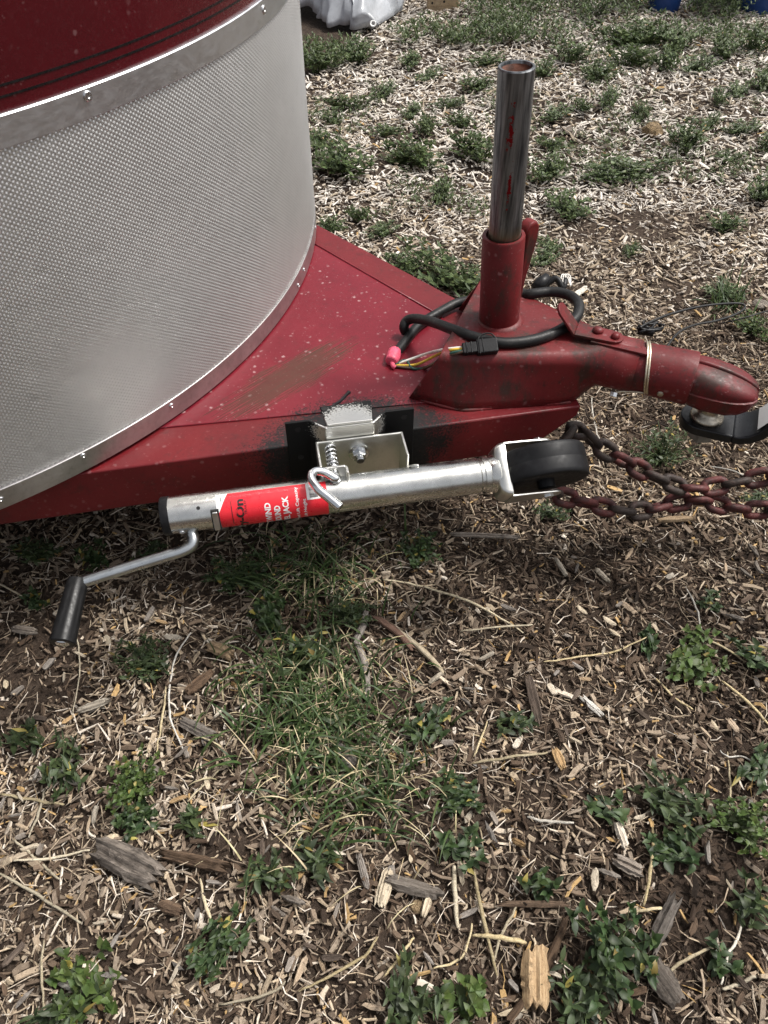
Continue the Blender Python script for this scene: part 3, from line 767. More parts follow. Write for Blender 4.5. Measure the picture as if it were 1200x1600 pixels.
ym.out('yoke_plate', M['zinc_dull'], yk, bevel=.0015, sharp=50)
for sg in (1, -1):
    ap = [(-.066, .029), (-.030, .026)]
    for i in range(9): a = math.pi / 2 - math.pi * i / 8; ap.append((.004 + .020 * math.cos(a), .020 * math.sin(a)))
    ap += [(-.030, -.026), (-.066, -.029)]
    MB().prism([C(d, sg * (HW - (.002 if sg > 0 else -.002)), b) for d, b in ap], WA * .004 * sg).out('fork_arm', M['zinc_dull'], yk, bevel=.0014)
MB().lathe(C(.002, -HW - .003, 0), -WA, [(0, .0095), (.006, .0095), (.007, .008), (.007, .002)], 6).out('axle_bolt', M['chrome'], yk, bevel=.0008)
MB().lathe(C(.002, HW + .003, 0), WA, [(0, .0095), (.005, .009), (.006, .006)], 6).out('axle_bolt', M['chrome'], yk, bevel=.0008)
wr = .0735
wh = MB().lathe(C(.002, 0, 0), WA, [(-.023, .012), (-.026, .030), (-.028, .055), (-.0276, .064), (-.0268, .0705), (-.0245, .0728), (-.019, wr), (-.0008, wr + .0004), (0, wr + .0002), (.0008, wr + .0004), (.019, wr), (.0245, .0728), (.0268, .0705), (.0276, .064), (.028, .055), (.026, .030), (.023, .012)], 64).out('wheel', M['tyre'], jack, smooth=True)
MB().lathe(C(.002, 0, 0), WA, [(-.0375, .013), (-.036, .015), (.036, .015), (.0375, .013)], 20).out('hub', M['plastic'], wh, sharp=40)

# ------------------------------------------------------------------ wiring
cab = root('trailer_cable', P(760, 520, .36), 'thick black trailer cable looped round the red jack sleeve', 'cable')
path = smooth_path([P(616, 556, .372), P(632, 535, .3725), P(655, 508, .373), P(690, 486, .374), P(722, 471, .376), W(-.055, .175, .385), W(-.005, .150, .43), P(822, 460, .462), P(860, 456, .468), P(888, 461, .472), P(904, 475, .474), P(900, 496, .474), P(876, 515, .470),
                    P(838, 530, .4685), P(790, 536, .4685), P(745, 528, .468), P(705, 514, .455), P(675, 503, .43), P(650, 498, .408), P(636, 501, .396), P(631, 511, .386), P(634, 519, .374)], 8)
MB().tube(path, .0094, 14).out('sheath', M['cable'], cab, smooth=True)
tpm = MB().tube(smooth_path([P(617, 549, .3725), P(614, 559, .372), P(611, 566, .371)], 4), [.0122, .013, .0128, .0135, .0125, .0125, .0128, .012, .010], 12); tpm.out('tape_end', M['tape'], cab, smooth=True)
MB().tube(smooth_path([P(612, 562, .371), P(614, 571, .369), P(617, 574, .3665)], 4), .0048, 8).out('tape_end', M['tape'], cab, smooth=True)
for nm, pts, m_, r_ in (('white_wire', [(617, 569, .368), (640, 562, .374), (668, 552, .39), (695, 546, .452), (724, 543, .467)], 'wire_white', .0026),
                        ('yellow_wire', [(618, 571, .367), (640, 571, .368), (655, 568, .372), (680, 556, .395), (700, 548, .455), (724, 545, .467)], 'wire_yellow', .0026),
                        ('green_wire', [(617, 570, .368), (634, 563, .372), (645, 576, .366), (668, 573, .370), (700, 554, .452), (724, 548, .467)], 'wire_green', .0026),
                        ('brown_wire', [(616, 572, .367), (640, 575, .366), (665, 575, .368), (698, 557, .448), (724, 549, .467)], 'wire_brown', .0024)):
    MB().tube(smooth_path([P(*q) for q in pts], 6), r_, 8).out(nm, M[m_], cab, smooth=True)
plg = root('plug', (0, 0, 0), None, None); plg.parent = cab
pa = P(722, 546, .4665); pbq = P(777, 540, .4705); pD = (pbq - pa).normalized(); pN = (ZZ * .80 - VV * .6); pN = (pN - pD * pN.dot(pD)).normalized(); pS = pD.cross(pN)
plg.location = pa - cab.location
L_ = (pbq - pa).length
def pbx(t0, t1, w_, h_, name, off=0.):
    MB().box(pa + pD * (t0 + t1) * .5 * L_ + pN * off, pD * (t1 - t0) * .5 * L_, pS * w_, pN * h_).out(name, M['plastic'], plg, bevel=.002)
pbx(0, .42, .0095, .0075, 'plug_body'); pbx(.40, 1.0, .0125, .0085, 'plug_body'); pbx(.44, .50, .0135, .0095, 'rib'); pbx(.56, .60, .0135, .0095, 'rib'); pbx(.10, .14, .0105, .0085, 'rib'); pbx(.24, .28, .0105, .0085, 'rib')
MB().tube(smooth_path([pa + pD * L_ * .46 + pS * -.012 + pN * .006, pa + pD * L_ * .6 - pS * .021 + pN * .005, pa + pD * L_ * .85 - pS * .021 + pN * .004, pa + pD * L_ * .98 - pS * .011 + pN * .005], 5), .0014, 6).out('strap', M['plastic'], plg, smooth=True)

# breakaway wire and the black clip behind the neck
bw = root('breakaway_cable', P(1010, 520, .40), 'thin black wire loop with a black clip behind the coupler neck', 'cable')
MB().tube(smooth_path([P(1000, 512, .42), P(1012, 505, .42), P(1050, 490, .41), P(1100, 478, .40), P(1150, 474, .39), P(1164, 479, .385), P(1152, 490, .385), P(1120, 501, .39), P(1085, 508, .40), P(1060, 520, .41), P(1040, 545, .415), P(1034, 560, .41)], 8), .0024, 8).out('wire', M['cable'], bw, smooth=True)
cl = MB(); rk = random.Random(21)
for i in range(5):
    c = P(1004 + i * 5, 516 - (i % 3) * 3, .412)
    cl.tube(smooth_path([c + Vector((rk.uniform(-.016, .016), rk.uniform(-.008, .008), rk.uniform(-.005, .008))) for _ in range(6)], 4), .0026, 6)
cl.box(P(1010, 517, .410), (.014, -.004, 0), (.003, .006, 0), (0, 0, .006))
cl.out('clip', M['plastic'], bw, smooth=True)
MB().tube(smooth_path([P(1120, 520, .0) + ZZ * .03, P(1150, 500, .05), P(1185, 490, .06), P(1225, 478, .04)], 6), .0022, 8).out('wire', M['cable'], bw, smooth=True)

# gold retaining wire round the neck
pn = root('retaining_wire', W(.27, 0, .38), 'doubled gold wire clip wrapped over the red coupler neck', 'wire clip')
for k_ in (0, 1):
    o_ = k_ * .0042
    pts = [(.255 + o_ + .020 * (i / 14), -.0465 * math.sin(R(-20 + 135 * i / 14)), .4252 + .0465 * math.cos(R(-20 + 135 * i / 14))) for i in range(15)]
    pts = [W(u_ - .0, v_, z_) for u_, v_, z_ in pts]
    if k_ == 0: pts += [W(.262, -.040, .402), W(.240, -.036, .394), W(.222, -.040, .388)]
    MB().tube(smooth_path(pts, 3), .0019, 8).out('wire', M['brass'], pn, smooth=True)
MB().lathe(W(.226, -.040, .386), (-VV - ZZ).normalized(), [(-.004, .004), (-.004, .007), (.004, .007), (.004, .004)], 6).out('nut', M['chrome'], pn, bevel=.0006)

# ------------------------------------------------------------------ hitch ball mount
hb = root('ball_mount', W(.42, 0, .30), 'black ball mount with ball under the red coupler socket', 'ball mount')
HT = .353; HH = .0175; HWD = .037
bu = .390
pp = []
for i in range(13): a = math.pi / 2 + math.pi * i / 12; pp.append((bu - .008 + .036 * math.cos(a), HWD * math.sin(a)))
pp += [(.438, -HWD), (.438, HWD)]
MB().prism([W(u_, v_, HT - HH) for u_, v_ in pp], (0, 0, HH)).out('ball_platform', M['hitch'], hb, bevel=.003)
rg = []
pth = [(.437, HT - HH * .5), (.450, HT - HH * .5 + .001), (.465, HT - .001), (.479, HT + .012), (.491, HT + .034), (.507, HT + .060), (.545, HT + .072), (.58, HT + .075), (1.1, HT + .075)]
for i, (u_, z_) in enumerate(pth):
    a = pth[max(i - 1, 0)]; b = pth[min(i + 1, len(pth) - 1)]; tx, tz = b[0] - a[0], b[1] - a[1]; q = math.hypot(tx, tz); nx_, nz_ = -tz / q, tx / q
    hw = HWD if i < 6 else .0255; ht = HH * .5 if i < 6 else HH * .5 + (.007 if i > 6 else .003)
    rg.append([W(u_ + nx_ * ht * sx, hw * sy, z_ + nz_ * ht * sx) for sx, sy in ((1, -1), (1, 1), (-1, 1), (-1, -1))])
MB().loft(rg[::-1]).out('shank', M['hitch'], hb, bevel=.004)
MB().lathe(W(bu, 0, HT), ZZ, [(0, .029), (.004, .0285), (.009, .026), (.011, .021), (.020, .0185), (.030, .0185), (.034, .021), (.046, .0335), (.060, .0365), (.076, .033), (.088, .02), (.091, .004)], 36).out('hitch_ball', M['ball'], hb, smooth=True)
MB().lathe(W(bu + .002, 0, HT - HH - .026), ZZ, [(0, .024), (.026, .025)], 6).out('nut', M['nut'], hb, bevel=.002)
MB().lathe(W(bu + .002, 0, HT - HH - .034), ZZ, [(0, .011), (.01, .012)], 16).out('ball_shank', M['nut'], hb)
q0 = [(.4795, HT + .0145), (.4905, HT + .034), (.5035, HT + .055)]
lv_ = []
rr_ = []
for i, (u_, z_) in enumerate(q0):
    rr_.append([W(u_ - .0093, -.030, z_ + .0060), W(u_ - .0093, .028, z_ + .0060)])
MB().add([p for r in rr_ for p in r], [(0, 2, 3, 1), (2, 4, 5, 3)]).out('white_sticker', M['label_white'], hb, smooth=True)

# ------------------------------------------------------------------ chains
def link_mesh(L, wdt, r, n=8):
    pts = []; hl = L / 2 - wdt / 2; hw = wdt / 2 - r
    for i in range(9): a = -math.pi / 2 + math.pi * i / 8; pts.append(Vector((hl + hw * math.cos(a), hw * math.sin(a), 0)))
    for i in range(9): a = math.pi / 2 + math.pi * i / 8; pts.append(Vector((-hl + hw * math.cos(a), hw * math.sin(a), 0)))
    mb = MB().tube(pts, r, n, closed=True, hint=(0, 0, 1)); return mesh('link', mb.v, mb.f, True)
LK = link_mesh(.060, .041, .0074); LKm = {}
for kk in ('chain', 'chain_dark'):
    me = LK.copy(); me.materials.append(M[kk]); LKm[kk] = me
def chain(pts, label, split, group='safety chains under the coupler'):
    path = smooth_path(pts, 20); step = .0415
    acc = 0; outp = [path[0]]
    for a, b in zip(path, path[1:]):
        L = (b - a).length; p = 0
        while acc + (L - p) >= step: p += step - acc; outp.append(a + (b - a) * (p / L)); acc = 0
        acc += L - p
    r_ = root('safety_chain', outp[0], label, 'chain', group)
    for i in range(len(outp) - 1):
        c = (outp[i] + outp[i + 1]) * .5; t = (outp[i + 1] - outp[i]).normalized()
        q = t.to_track_quat('X', 'Z'); roll = (0.7 if i % 2 else 0.7 + math.pi / 2) + random.uniform(-.35, .35)
        o = bpy.data.objects.new('link', LKm['chain_dark' if i < split or random.random() < .3 else 'chain']); o.parent = r_; link(o)
        o.location = c - r_.location; o.rotation_mode = 'QUATERNION'; o.rotation_quaternion = q @ Matrix.Rotation(roll, 3, 'X').to_quaternion()
chain([P(880, 690, .285), P(902, 666, .275), P(925, 690, .25), P(967, 716, .215), P(1014, 741, .18), P(1061, 760, .155), P(1095, 764, .15), P(1145, 755, .16), P(1200, 744, .18), P(1262, 728, .22)],
      'upper red-painted rusty chain, hanging dark from the tip of the tongue', 4)
chain([P(850, 765, .20), P(874, 775, .17), P(939, 791, .14), P(995, 800, .12), P(1037, 790, .115), P(1089, 780, .13), P(1145, 794, .11), P(1200, 797, .11), P(1265, 790, .15)],
      'lower red-painted rusty chain, coming out beside the jack wheel', 1)

# ------------------------------------------------------------------ wood chip mulch
def in_nose(x, y):
    u = (x - NC.x) * U.x + (y - NC.y) * U.y; v = (x - NC.x) * VV.x + (y - NC.y) * VV.y
    return (u * u + v * v < (RN - .42) ** 2) | (u < 0)
def vnoise(x, y, s, seed):
    """cheap smooth value noise, numpy"""
    x = x * s + seed * 17.3; y = y * s + seed * 7.1
    xi = np.floor(x).astype(int); yi = np.floor(y).astype(int); fx = x - xi; fy = y - yi
    fx = fx * fx * (3 - 2 * fx); fy = fy * fy * (3 - 2 * fy)
    def hsh(i, j):
        n = (i * 374761393 + j * 668265263 + seed * 1442695) & 0x7fffffff; n = ((n ^ (n >> 13)) * 1274126177) & 0x7fffffff
        return ((n ^ (n >> 16)) & 0xffff) / 65535.0
    return (hsh(xi, yi) * (1 - fx) + hsh(xi + 1, yi) * fx) * (1 - fy) + (hsh(xi, yi + 1) * (1 - fx) + hsh(xi + 1, yi + 1) * fx) * fy
PAL = np.array([(.020, .0145, .011), (.040, .028, .021), (.075, .054, .040), (.125, .095, .072), (.195, .157, .124), (.275, .240, .203), (.37, .31, .24), (.48, .415, .32), (.60, .555, .49), (.72, .69, .64)])
def bare(x, y):
    """open soil patches: 0..1"""
    b = np.zeros_like(x)
    for px_, py_, rx, ry in ((1000, 350, .40, .12), (30, 1040, .16, .13), (420, 1345, .10, .05), (620, 1260, .05, .05), (380, 1340, .12, .04), (1100, 1400, .1, .1)):
        c = P(px_, py_, 0); b = np.maximum(b, np.clip(1.25 - ((x - c.x) / rx) ** 2 - ((y - c.y) / ry) ** 2, 0, 1))
    return b
def make_chips(N, x0, x1, y0, y1, L, Wd, T, curve, zmax, tilt, kind):
    x = rng.uniform(x0, x1, int(N * 1.0)); y = rng.uniform(y0, y1, int(N * 1.0))
    vis = (np.abs(x) < .494 * (y + .9) + .38) & ~in_nose(x, y)
    keep = rng.random(len(x)) > bare(x, y) * (.62 if kind != 'fine' else .35)
    # hidden deep under the tongue: thin out
    x, y = x[vis & keep], y[vis & keep]; n = len(x)
    Ls = np.exp(rng.uniform(np.log(L[0]), np.log(L[1]), n)); Ws = np.exp(rng.uniform(np.log(Wd[0]), np.log(Wd[1]), n)); Ws = np.minimum(Ws, Ls * .6); Ts = rng.uniform(T[0], T[1], n)
    far = np.clip((y - 1.6) / 1.0, 0, 1)
    s = np.array([-1., 0, 1.]); lo_ = .5 if kind == 'chip' else .25
    tp = np.stack([rng.uniform(lo_, 1., n), rng.uniform(.85, 1.1, n), rng.uniform(lo_, 1., n)], 1)
    off = rng.normal(0, .12, (n, 3)) * Ws[:, None]
    loc = np.zeros((n, 3, 4, 3))
    cy = np.array([-.5, .5, .42, -.42]); czt = np.array([-.5, -.5, .5, .5])
    cur = rng.normal(0, curve, n) * Ls; curz = rng.normal(0, curve * .5, n) * Ls
    for r in range(3):
        for c in range(4):
            jit = rng.normal(0, .08, n)
            loc[:, r, c, 0] = s[r] * Ls * .5 * (1 + (rng.uniform(-.22, .05, n) if r != 1 else jit))
            loc[:, r, c, 1] = cy[c] * Ws * tp[:, r] + off[:, r] + cur * (s[r] ** 2 - .5)
            loc[:, r, c, 2] = czt[c] * Ts * (.75 if r != 1 else 1) + curz * (s[r] ** 2 - .5)
    yaw = rng.uniform(0, 2 * np.pi, n); pit = rng.normal(0, tilt, n); rol = rng.normal(0, tilt * 1.5, n)
    cyw, syw, cp_, sp_, cr, sr = np.cos(yaw), np.sin(yaw), np.cos(pit), np.sin(pit), np.cos(rol), np.sin(rol)
    Rm = np.empty((n, 3, 3))
    Rm[:, 0, 0] = cyw * cp_; Rm[:, 0, 1] = cyw * sp_ * sr - syw * cr; Rm[:, 0, 2] = cyw * sp_ * cr + syw * sr
    Rm[:, 1, 0] = syw * cp_; Rm[:, 1, 1] = syw * sp_ * sr + cyw * cr; Rm[:, 1, 2] = syw * sp_ * cr - cyw * sr
    Rm[:, 2, 0] = -sp_; Rm[:, 2, 1] = cp_ * sr; Rm[:, 2, 2] = cp_ * cr
    pts = np.einsum('nij,nrcj->nrci', Rm, loc)
    zz = gz_np(x, y) + rng.random(n) ** 1.6 * zmax + Ts * .4
    pts[..., 0] += x[:, None, None]; pts[..., 1] += y[:, None, None]; pts[..., 2] += zz[:, None, None]
    # colour of each piece: bleached far away, far sunlit brightness painted in too; paler leftwards, darker rightwards
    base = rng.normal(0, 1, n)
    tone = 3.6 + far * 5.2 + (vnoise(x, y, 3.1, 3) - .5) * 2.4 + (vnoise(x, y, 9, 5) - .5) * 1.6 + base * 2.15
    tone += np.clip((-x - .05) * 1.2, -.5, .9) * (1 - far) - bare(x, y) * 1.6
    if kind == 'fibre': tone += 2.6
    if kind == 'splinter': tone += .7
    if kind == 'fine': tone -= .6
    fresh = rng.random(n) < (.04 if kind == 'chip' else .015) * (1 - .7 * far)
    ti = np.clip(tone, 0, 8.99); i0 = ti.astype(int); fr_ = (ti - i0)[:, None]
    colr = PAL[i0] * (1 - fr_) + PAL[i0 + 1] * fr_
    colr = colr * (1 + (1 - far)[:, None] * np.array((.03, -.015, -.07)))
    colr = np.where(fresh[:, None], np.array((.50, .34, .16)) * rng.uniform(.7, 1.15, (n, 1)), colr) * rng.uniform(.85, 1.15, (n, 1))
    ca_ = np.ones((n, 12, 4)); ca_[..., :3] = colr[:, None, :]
    uvw = np.empty((n, 3, 4, 3)); uvw[..., 0] = s[None, :, None] * Ls[:, None, None] * 90 + rng.uniform(0, 500, n)[:, None, None]
    uvw[..., 1] = (np.array([0, 1, 1.4, 2.4])[None, None, :] - 1.2) * Ws[:, None, None] * 130 + rng.uniform(0, 500, n)[:, None, None]; uvw[..., 2] = rng.uniform(0, 500, n)[:, None, None]
    q = []
    for r in range(2):
        for c in (1, 2, 3): d = (c + 1) % 4; q.append((r * 4 + c, r * 4 + d, (r + 1) * 4 + d, (r + 1) * 4 + c))
    if kind == 'chip': q.append((3, 2, 1, 0)); q.append((8, 9, 10, 11))
    q = np.array(q)
    Q = (np.arange(n) * 12)[:, None, None] + q[None]
    return pts.reshape(-1, 3), Q.reshape(-1, 4), ca_.reshape(-1, 4), uvw.reshape(-1, 3)
def chip_object(name, parts, label):
    V = []; Q = []; Cc = []; Uv = []; n = 0
    for v, q, c, u in parts: V.append(v); Q.append(q + n); Cc.append(c); Uv.append(u); n += len(v)
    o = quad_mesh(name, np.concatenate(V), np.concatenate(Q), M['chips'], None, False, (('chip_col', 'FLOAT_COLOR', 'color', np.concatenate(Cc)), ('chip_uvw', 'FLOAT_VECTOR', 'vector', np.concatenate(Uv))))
    return tag(o, label, 'mulch', kind='stuff')
NA = 2.9 * 1.9                                   # square metres of the near rectangle
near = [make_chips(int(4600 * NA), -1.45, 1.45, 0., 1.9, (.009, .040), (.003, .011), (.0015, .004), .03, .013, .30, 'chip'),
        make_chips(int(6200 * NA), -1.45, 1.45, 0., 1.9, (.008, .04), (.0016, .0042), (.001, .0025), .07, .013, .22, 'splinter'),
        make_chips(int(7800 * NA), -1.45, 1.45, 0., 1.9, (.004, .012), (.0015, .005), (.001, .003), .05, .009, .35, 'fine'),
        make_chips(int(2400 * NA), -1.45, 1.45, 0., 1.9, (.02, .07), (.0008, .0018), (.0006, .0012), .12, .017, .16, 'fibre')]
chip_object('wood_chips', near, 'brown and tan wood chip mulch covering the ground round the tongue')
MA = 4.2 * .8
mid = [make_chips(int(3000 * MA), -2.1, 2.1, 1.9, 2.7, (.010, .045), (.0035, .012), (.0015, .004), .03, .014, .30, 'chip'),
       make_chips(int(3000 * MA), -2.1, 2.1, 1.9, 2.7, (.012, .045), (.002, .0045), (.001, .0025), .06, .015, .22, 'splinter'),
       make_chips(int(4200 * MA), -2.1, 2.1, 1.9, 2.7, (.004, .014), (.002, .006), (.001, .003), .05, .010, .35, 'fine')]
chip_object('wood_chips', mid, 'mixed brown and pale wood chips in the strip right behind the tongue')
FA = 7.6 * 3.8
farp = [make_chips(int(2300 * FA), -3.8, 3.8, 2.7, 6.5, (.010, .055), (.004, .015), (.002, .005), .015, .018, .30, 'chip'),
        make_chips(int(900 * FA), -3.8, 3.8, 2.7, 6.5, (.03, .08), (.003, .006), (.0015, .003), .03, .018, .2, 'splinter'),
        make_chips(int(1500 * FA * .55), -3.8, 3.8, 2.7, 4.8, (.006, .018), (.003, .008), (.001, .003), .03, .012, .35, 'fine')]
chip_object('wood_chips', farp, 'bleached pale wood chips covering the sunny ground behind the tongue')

# ------------------------------------------------------------------ loose pieces one can pick out
def jag_piece(L, Wd, T, seed, bend=0., rough=.25, n=7, taper=(.5, .5)):
    """a split piece of wood along x, uneven, n+1 stations"""
    r = random.Random(seed); rings = []
    for i in range(n + 1):
        t = i / n; e = 1. - taper[0] * max(0, 1 - t * 3.) - taper[1] * max(0, t * 3. - 2)
        wv = Wd * .5 * e; hv = T * .5 * (1. - .4 * (abs(2 * t - 1) ** 3))
        cx = (t - .5) * L; cy_ = bend * L * math.sin(math.pi * t) + r.uniform(-rough, rough) * Wd * .15
        ring = []
        for k in range(8):
            a = 2 * math.pi * (k + .5) / 8; q = 1 + r.uniform(-rough, rough)
            ca_, sa_ = math.cos(a), math.sin(a)
            ring.append(Vector((cx + (r.uniform(-.05, .05) * L if i in (0, n) else 0), cy_ + wv * q * math.copysign(abs(ca_) ** .6, ca_), hv * q * math.copysign(abs(sa_) ** .6, sa_))))
        rings.append(ring)
    mb = MB().loft(rings); return mb.v, mb.f
def slab_piece(L, Wd, T, seed, bend=0., taper=.3):
    """a split, fibrous slab along x with splintered ends"""
    r = random.Random(seed); nL, nW = 12, 8; V = []; Fc = []
    e0 = [r.uniform(0, .16) for _ in range(nW + 1)]; e1 = [r.uniform(0, .16) for _ in range(nW + 1)]; rd = [r.uniform(-.35, .35) for _ in range(nW + 1)]
    wl = [1 - taper * r.uniform(.2, 1) * max(0, 1 - 2.6 * i / nL) - taper * r.uniform(.2, 1) * max(0, 2.6 * i / nL - 1.6) + r.uniform(-.07, .07) for i in range(nL + 1)]
    tw = r.uniform(-.3, .3)
    for lay in (1, 0):
        for i in range(nL + 1):
            for j in range(nW + 1):
                t = i / nL; a = -.5 + e0[j] * (1 - t) ** 2 + t * (1) - e1[j] * t ** 2; q = j / nW * 2 - 1
                y = q * Wd * .5 * wl[i] + bend * L * math.sin(math.pi * t); h = (1 - abs(q) ** 3) * .5 + .15
                z = T * (h + rd[j] * .5 + r.uniform(-.10, .10)) * (1 - .35 * abs(2 * t - 1) ** 4) if lay else -T * .3 * (1 - abs(q) ** 2 * .6)
                V.append(Vector((a * L, y, z + tw * (t - .5) * y)))
    n = (nL + 1) * (nW + 1); I = lambda l, i, j: (0 if l else n) + i * (nW + 1) + j
    for i in range(nL):
        for j in range(nW):
            Fc.append((I(1, i, j), I(1, i + 1, j), I(1, i + 1, j + 1), I(1, i, j + 1))); Fc.append((I(0, i, j), I(0, i, j + 1), I(0, i + 1, j + 1), I(0, i + 1, j)))
        Fc.append((I(1, i, 0), I(0, i, 0), I(0, i + 1, 0), I(1, i + 1, 0))); Fc.append((I(1, i, nW), I(1, i + 1, nW), I(0, i + 1, nW), I(0, i, nW)))
    for j in range(nW):
        Fc.append((I(1, 0, j), I(1, 0, j + 1), I(0, 0, j + 1), I(0, 0, j))); Fc.append((I(1, nL, j), I(0, nL, j), I(0, nL, j + 1), I(1, nL, j + 1)))
    return V, Fc
def place_piece(name, a, b, Wd, T, m, label, cat, group=None, bend=0., lift=.012, rough=.25, taper=(.5, .5), seed=None, n=7):
    pa_, pb_ = G(*a), G(*b); d = pb_ - pa_; L = d.length
    sd_ = seed if seed is not None else int(a[0] * 7 + a[1])
    V, Fc = jag_piece(L, Wd, T, sd_, bend, rough, 11, taper) if name == 'stick' else slab_piece(L, Wd, T, sd_, bend, taper[0])
    me = mesh(name, V, Fc); me.polygons.foreach_set('use_smooth', [True] * len(me.polygons)); me.set_sharp_from_angle(angle=R(24)); me.materials.append(M[m])
    o = bpy.data.objects.new(name, me); c = (pa_ + pb_) * .5; o.location = (c.x, c.y, c.z + lift + T * .35); o.rotation_mode = 'QUATERNION'
    o.rotation_quaternion = d.to_track_quat('X', 'Z') @ Matrix.Rotation(random.uniform(-.25, .25), 3, 'X').to_quaternion()
    link(o); return tag(o, label, cat, group)
def stalk(pts, r, m, label, cat='straw', group=None, name='straw_stalk', lift=.014, flat=.6):
    q = [G(*p) for p in pts]; q = [p + ZZ * (lift + r + (.006 * math.sin(i * 2.1 + p.x * 30))) for i, p in enumerate(q)]
    path = smooth_path(q, 5); n = len(path); rj = random.Random(int(pts[0][0] * 3 + pts[0][1]))
    path = [p + Vector((rj.gauss(0, 1), rj.gauss(0, 1), rj.gauss(0, .7))) * .0006 for p in path]
    mb = MB().tube(path, [r * (1 - .4 * abs(2 * i / (n - 1) - 1) ** 2) * rj.uniform(.88, 1.12) for i in range(n)], 5)
    c = (path[0] + path[-1]) * .5
    o = obj(name, mb.v, mb.f, M[m], None, smooth=True, at=(c.x, c.y, gz(c.x, c.y)))
    return tag(o, label, cat, group)

PIECES = [
 ('wood_chunk', (324, 1010), (368, 1030), .022, .014, 'wood_fresh', 'fresh yellow wood chunk lying below the crank handle'),
 ('wood_chunk', (832, 1482), (834, 1588), .040, .020, 'wood_fresh', 'large orange wood chunk at the bottom edge under a dark stick'),
 ('wood_chip', (610, 1362), (592, 1428), .022, .006, 'wood_pale', 'cream wood chip with a pointed tip in the lower middle'),
 ('wood_chip', (902, 1096), (938, 1130), .012, .006, 'straw_white', 'whitish splintered chip below the dark jack wheel, right of centre'),
 ('wood_chip', (966, 942), (994, 966), .013, .006, 'wood_fresh', 'leaf-shaped tan chip lying under the chains'),
 ('wood_chip', (1022, 818), (1088, 812), .016, .010, 'wood_fresh', 'split tan wood chip right beneath the lower chain'),
 ('wood_chip', (956, 1292), (972, 1338), .015, .008, 'wood_pale', 'white-tipped wood chip between the weeds at the lower right'),
 ('wood_chip', (866, 872), (886, 906), .011, .007, 'wood_pale', 'small pale chip standing out in the dark mulch below the wheel'),
 ('wood_chip', (928, 890), (952, 914), .012, .006, 'wood_pale', 'pale square-ended chip left of the leaf-shaped tan chip'),
 ('wood_chip', (860, 1180), (876, 1216), .016, .009, 'wood_fresh', 'yellow-orange crumbly chip right of the grass patch'),
 ('wood_chip', (1132, 1128), (1150, 1152), .013, .004, 'wood_fresh', 'orange leaf-like flake at the right edge'),
 ('wood_chip', (796, 1320), (818, 1332), .010, .007, 'wood_fresh', 'small blocky orange chip in the lower middle right'),
 ('bark_piece', (152, 1326), (262, 1384), .046, .022, 'wood_char', 'big charred grey bark piece at the lower left'),
 ('bark_piece', (250, 1340), (366, 1366), .018, .014, 'wood_brown', 'brown stick fragment beside the big grey bark piece'),
 ('bark_piece', (600, 1382), (696, 1408), .022, .014, 'wood_grey', 'weathered grey wood piece left of the cream chip'),
 ('bark_piece', (822, 1064), (840, 1150), .020, .010, 'wood_brown', 'upright brown bark strip right of centre'),
 ('bark_piece', (948, 1350), (1000, 1376), .022, .012, 'wood_grey', 'grey splintered bark piece between the lower right weeds'),
 ('bark_piece', (290, 1090), (335, 1052), .022, .010, 'wood_brown', 'dark brown bark slab below the yellow wood chunk'),
 ('bark_piece', (520, 1170), (556, 1205), .030, .012, 'wood_grey', 'grey bark flake inside the grass patch'),
 ('bark_piece', (280, 1130), (340, 1160), .022, .010, 'wood_grey', 'grey curved bark scrap left of the grass patch'),
 ('bark_piece', (120, 1116), (176, 1098), .014, .010, 'wood_pale', 'tan split piece above the left leafy weed'),
 ('bark_piece', (20, 985), (64, 992), .016, .010, 'wood_grey', 'short grey piece at the left edge near the grip'),
 ('bark_piece', (250, 1418), (290, 1432), .018, .010, 'wood_brown', 'brown bark bit above the lower left weed'),
 ('bark_piece', (770, 1418), (890, 1420), .010, .006, 'wood_brown', 'long thin brown bark strip above the bottom weeds'),
 ('bark_piece', (700, 838), (815, 842), .010, .010, 'wood_grey', 'weathered grey twig lying along the mulch under the jack'),
 ('bark_piece', (1050, 1405), (1005, 1500), .022, .014, 'wood_char', 'long grey split log piece standing out at the lower right'),
 ('bark_piece', (1000, 1500), (1060, 1580), .036, .016, 'wood_char', 'frayed grey bark slab in the bottom right corner'),
 ('stick', (572, 962), (556, 1008), .014, .012, 'wood_grey', 'upper half of a pale crooked stick in the grass'),
 ('stick', (556, 1006), (574, 1096), .013, .012, 'wood_grey', 'lower half of a pale crooked stick in the grass'),
 ('stick', (586, 972), (644, 1024), .013, .010, 'wood_red', 'reddish brown stick slanting right of the crooked stick'),
 ('stick', (604, 984), (692, 1062), .010, .008, 'wood_pale', 'pale split stick running beside the reddish stick'),
 ('stick', (880, 1440), (790, 1600), .012, .012, 'wood_brown', 'dark curved stick lying across the orange wood chunk'),
 ('wood_chip', (592, 1160), (604, 1132), .010, .006, 'wood_pale', 'thin pale chip at the right side of the grass patch'),
 ('wood_chip', (884, 478), (918, 452), .018, .010, 'straw_white', 'thick whitish splinter leaning behind the latch lever'),
 ('wood_chip', (560, 1340), (576, 1400), .012, .006, 'wood_grey', 'grey flat sliver left of the cream chip'),
 ('wood_chip', (660, 1440), (672, 1400), .012, .007, 'wood_pale', 'short blond sliver right of the cream chip'),
 ('wood_chip', (90, 1532), (140, 1552), .013, .007, 'straw_white', 'bleached splinter in the bottom left weeds'),
 ('wood_chip', (930, 282), (975, 300), .020, .008, 'wood_grey', 'flat grey chip in the pale mulch behind the pipe'),
]
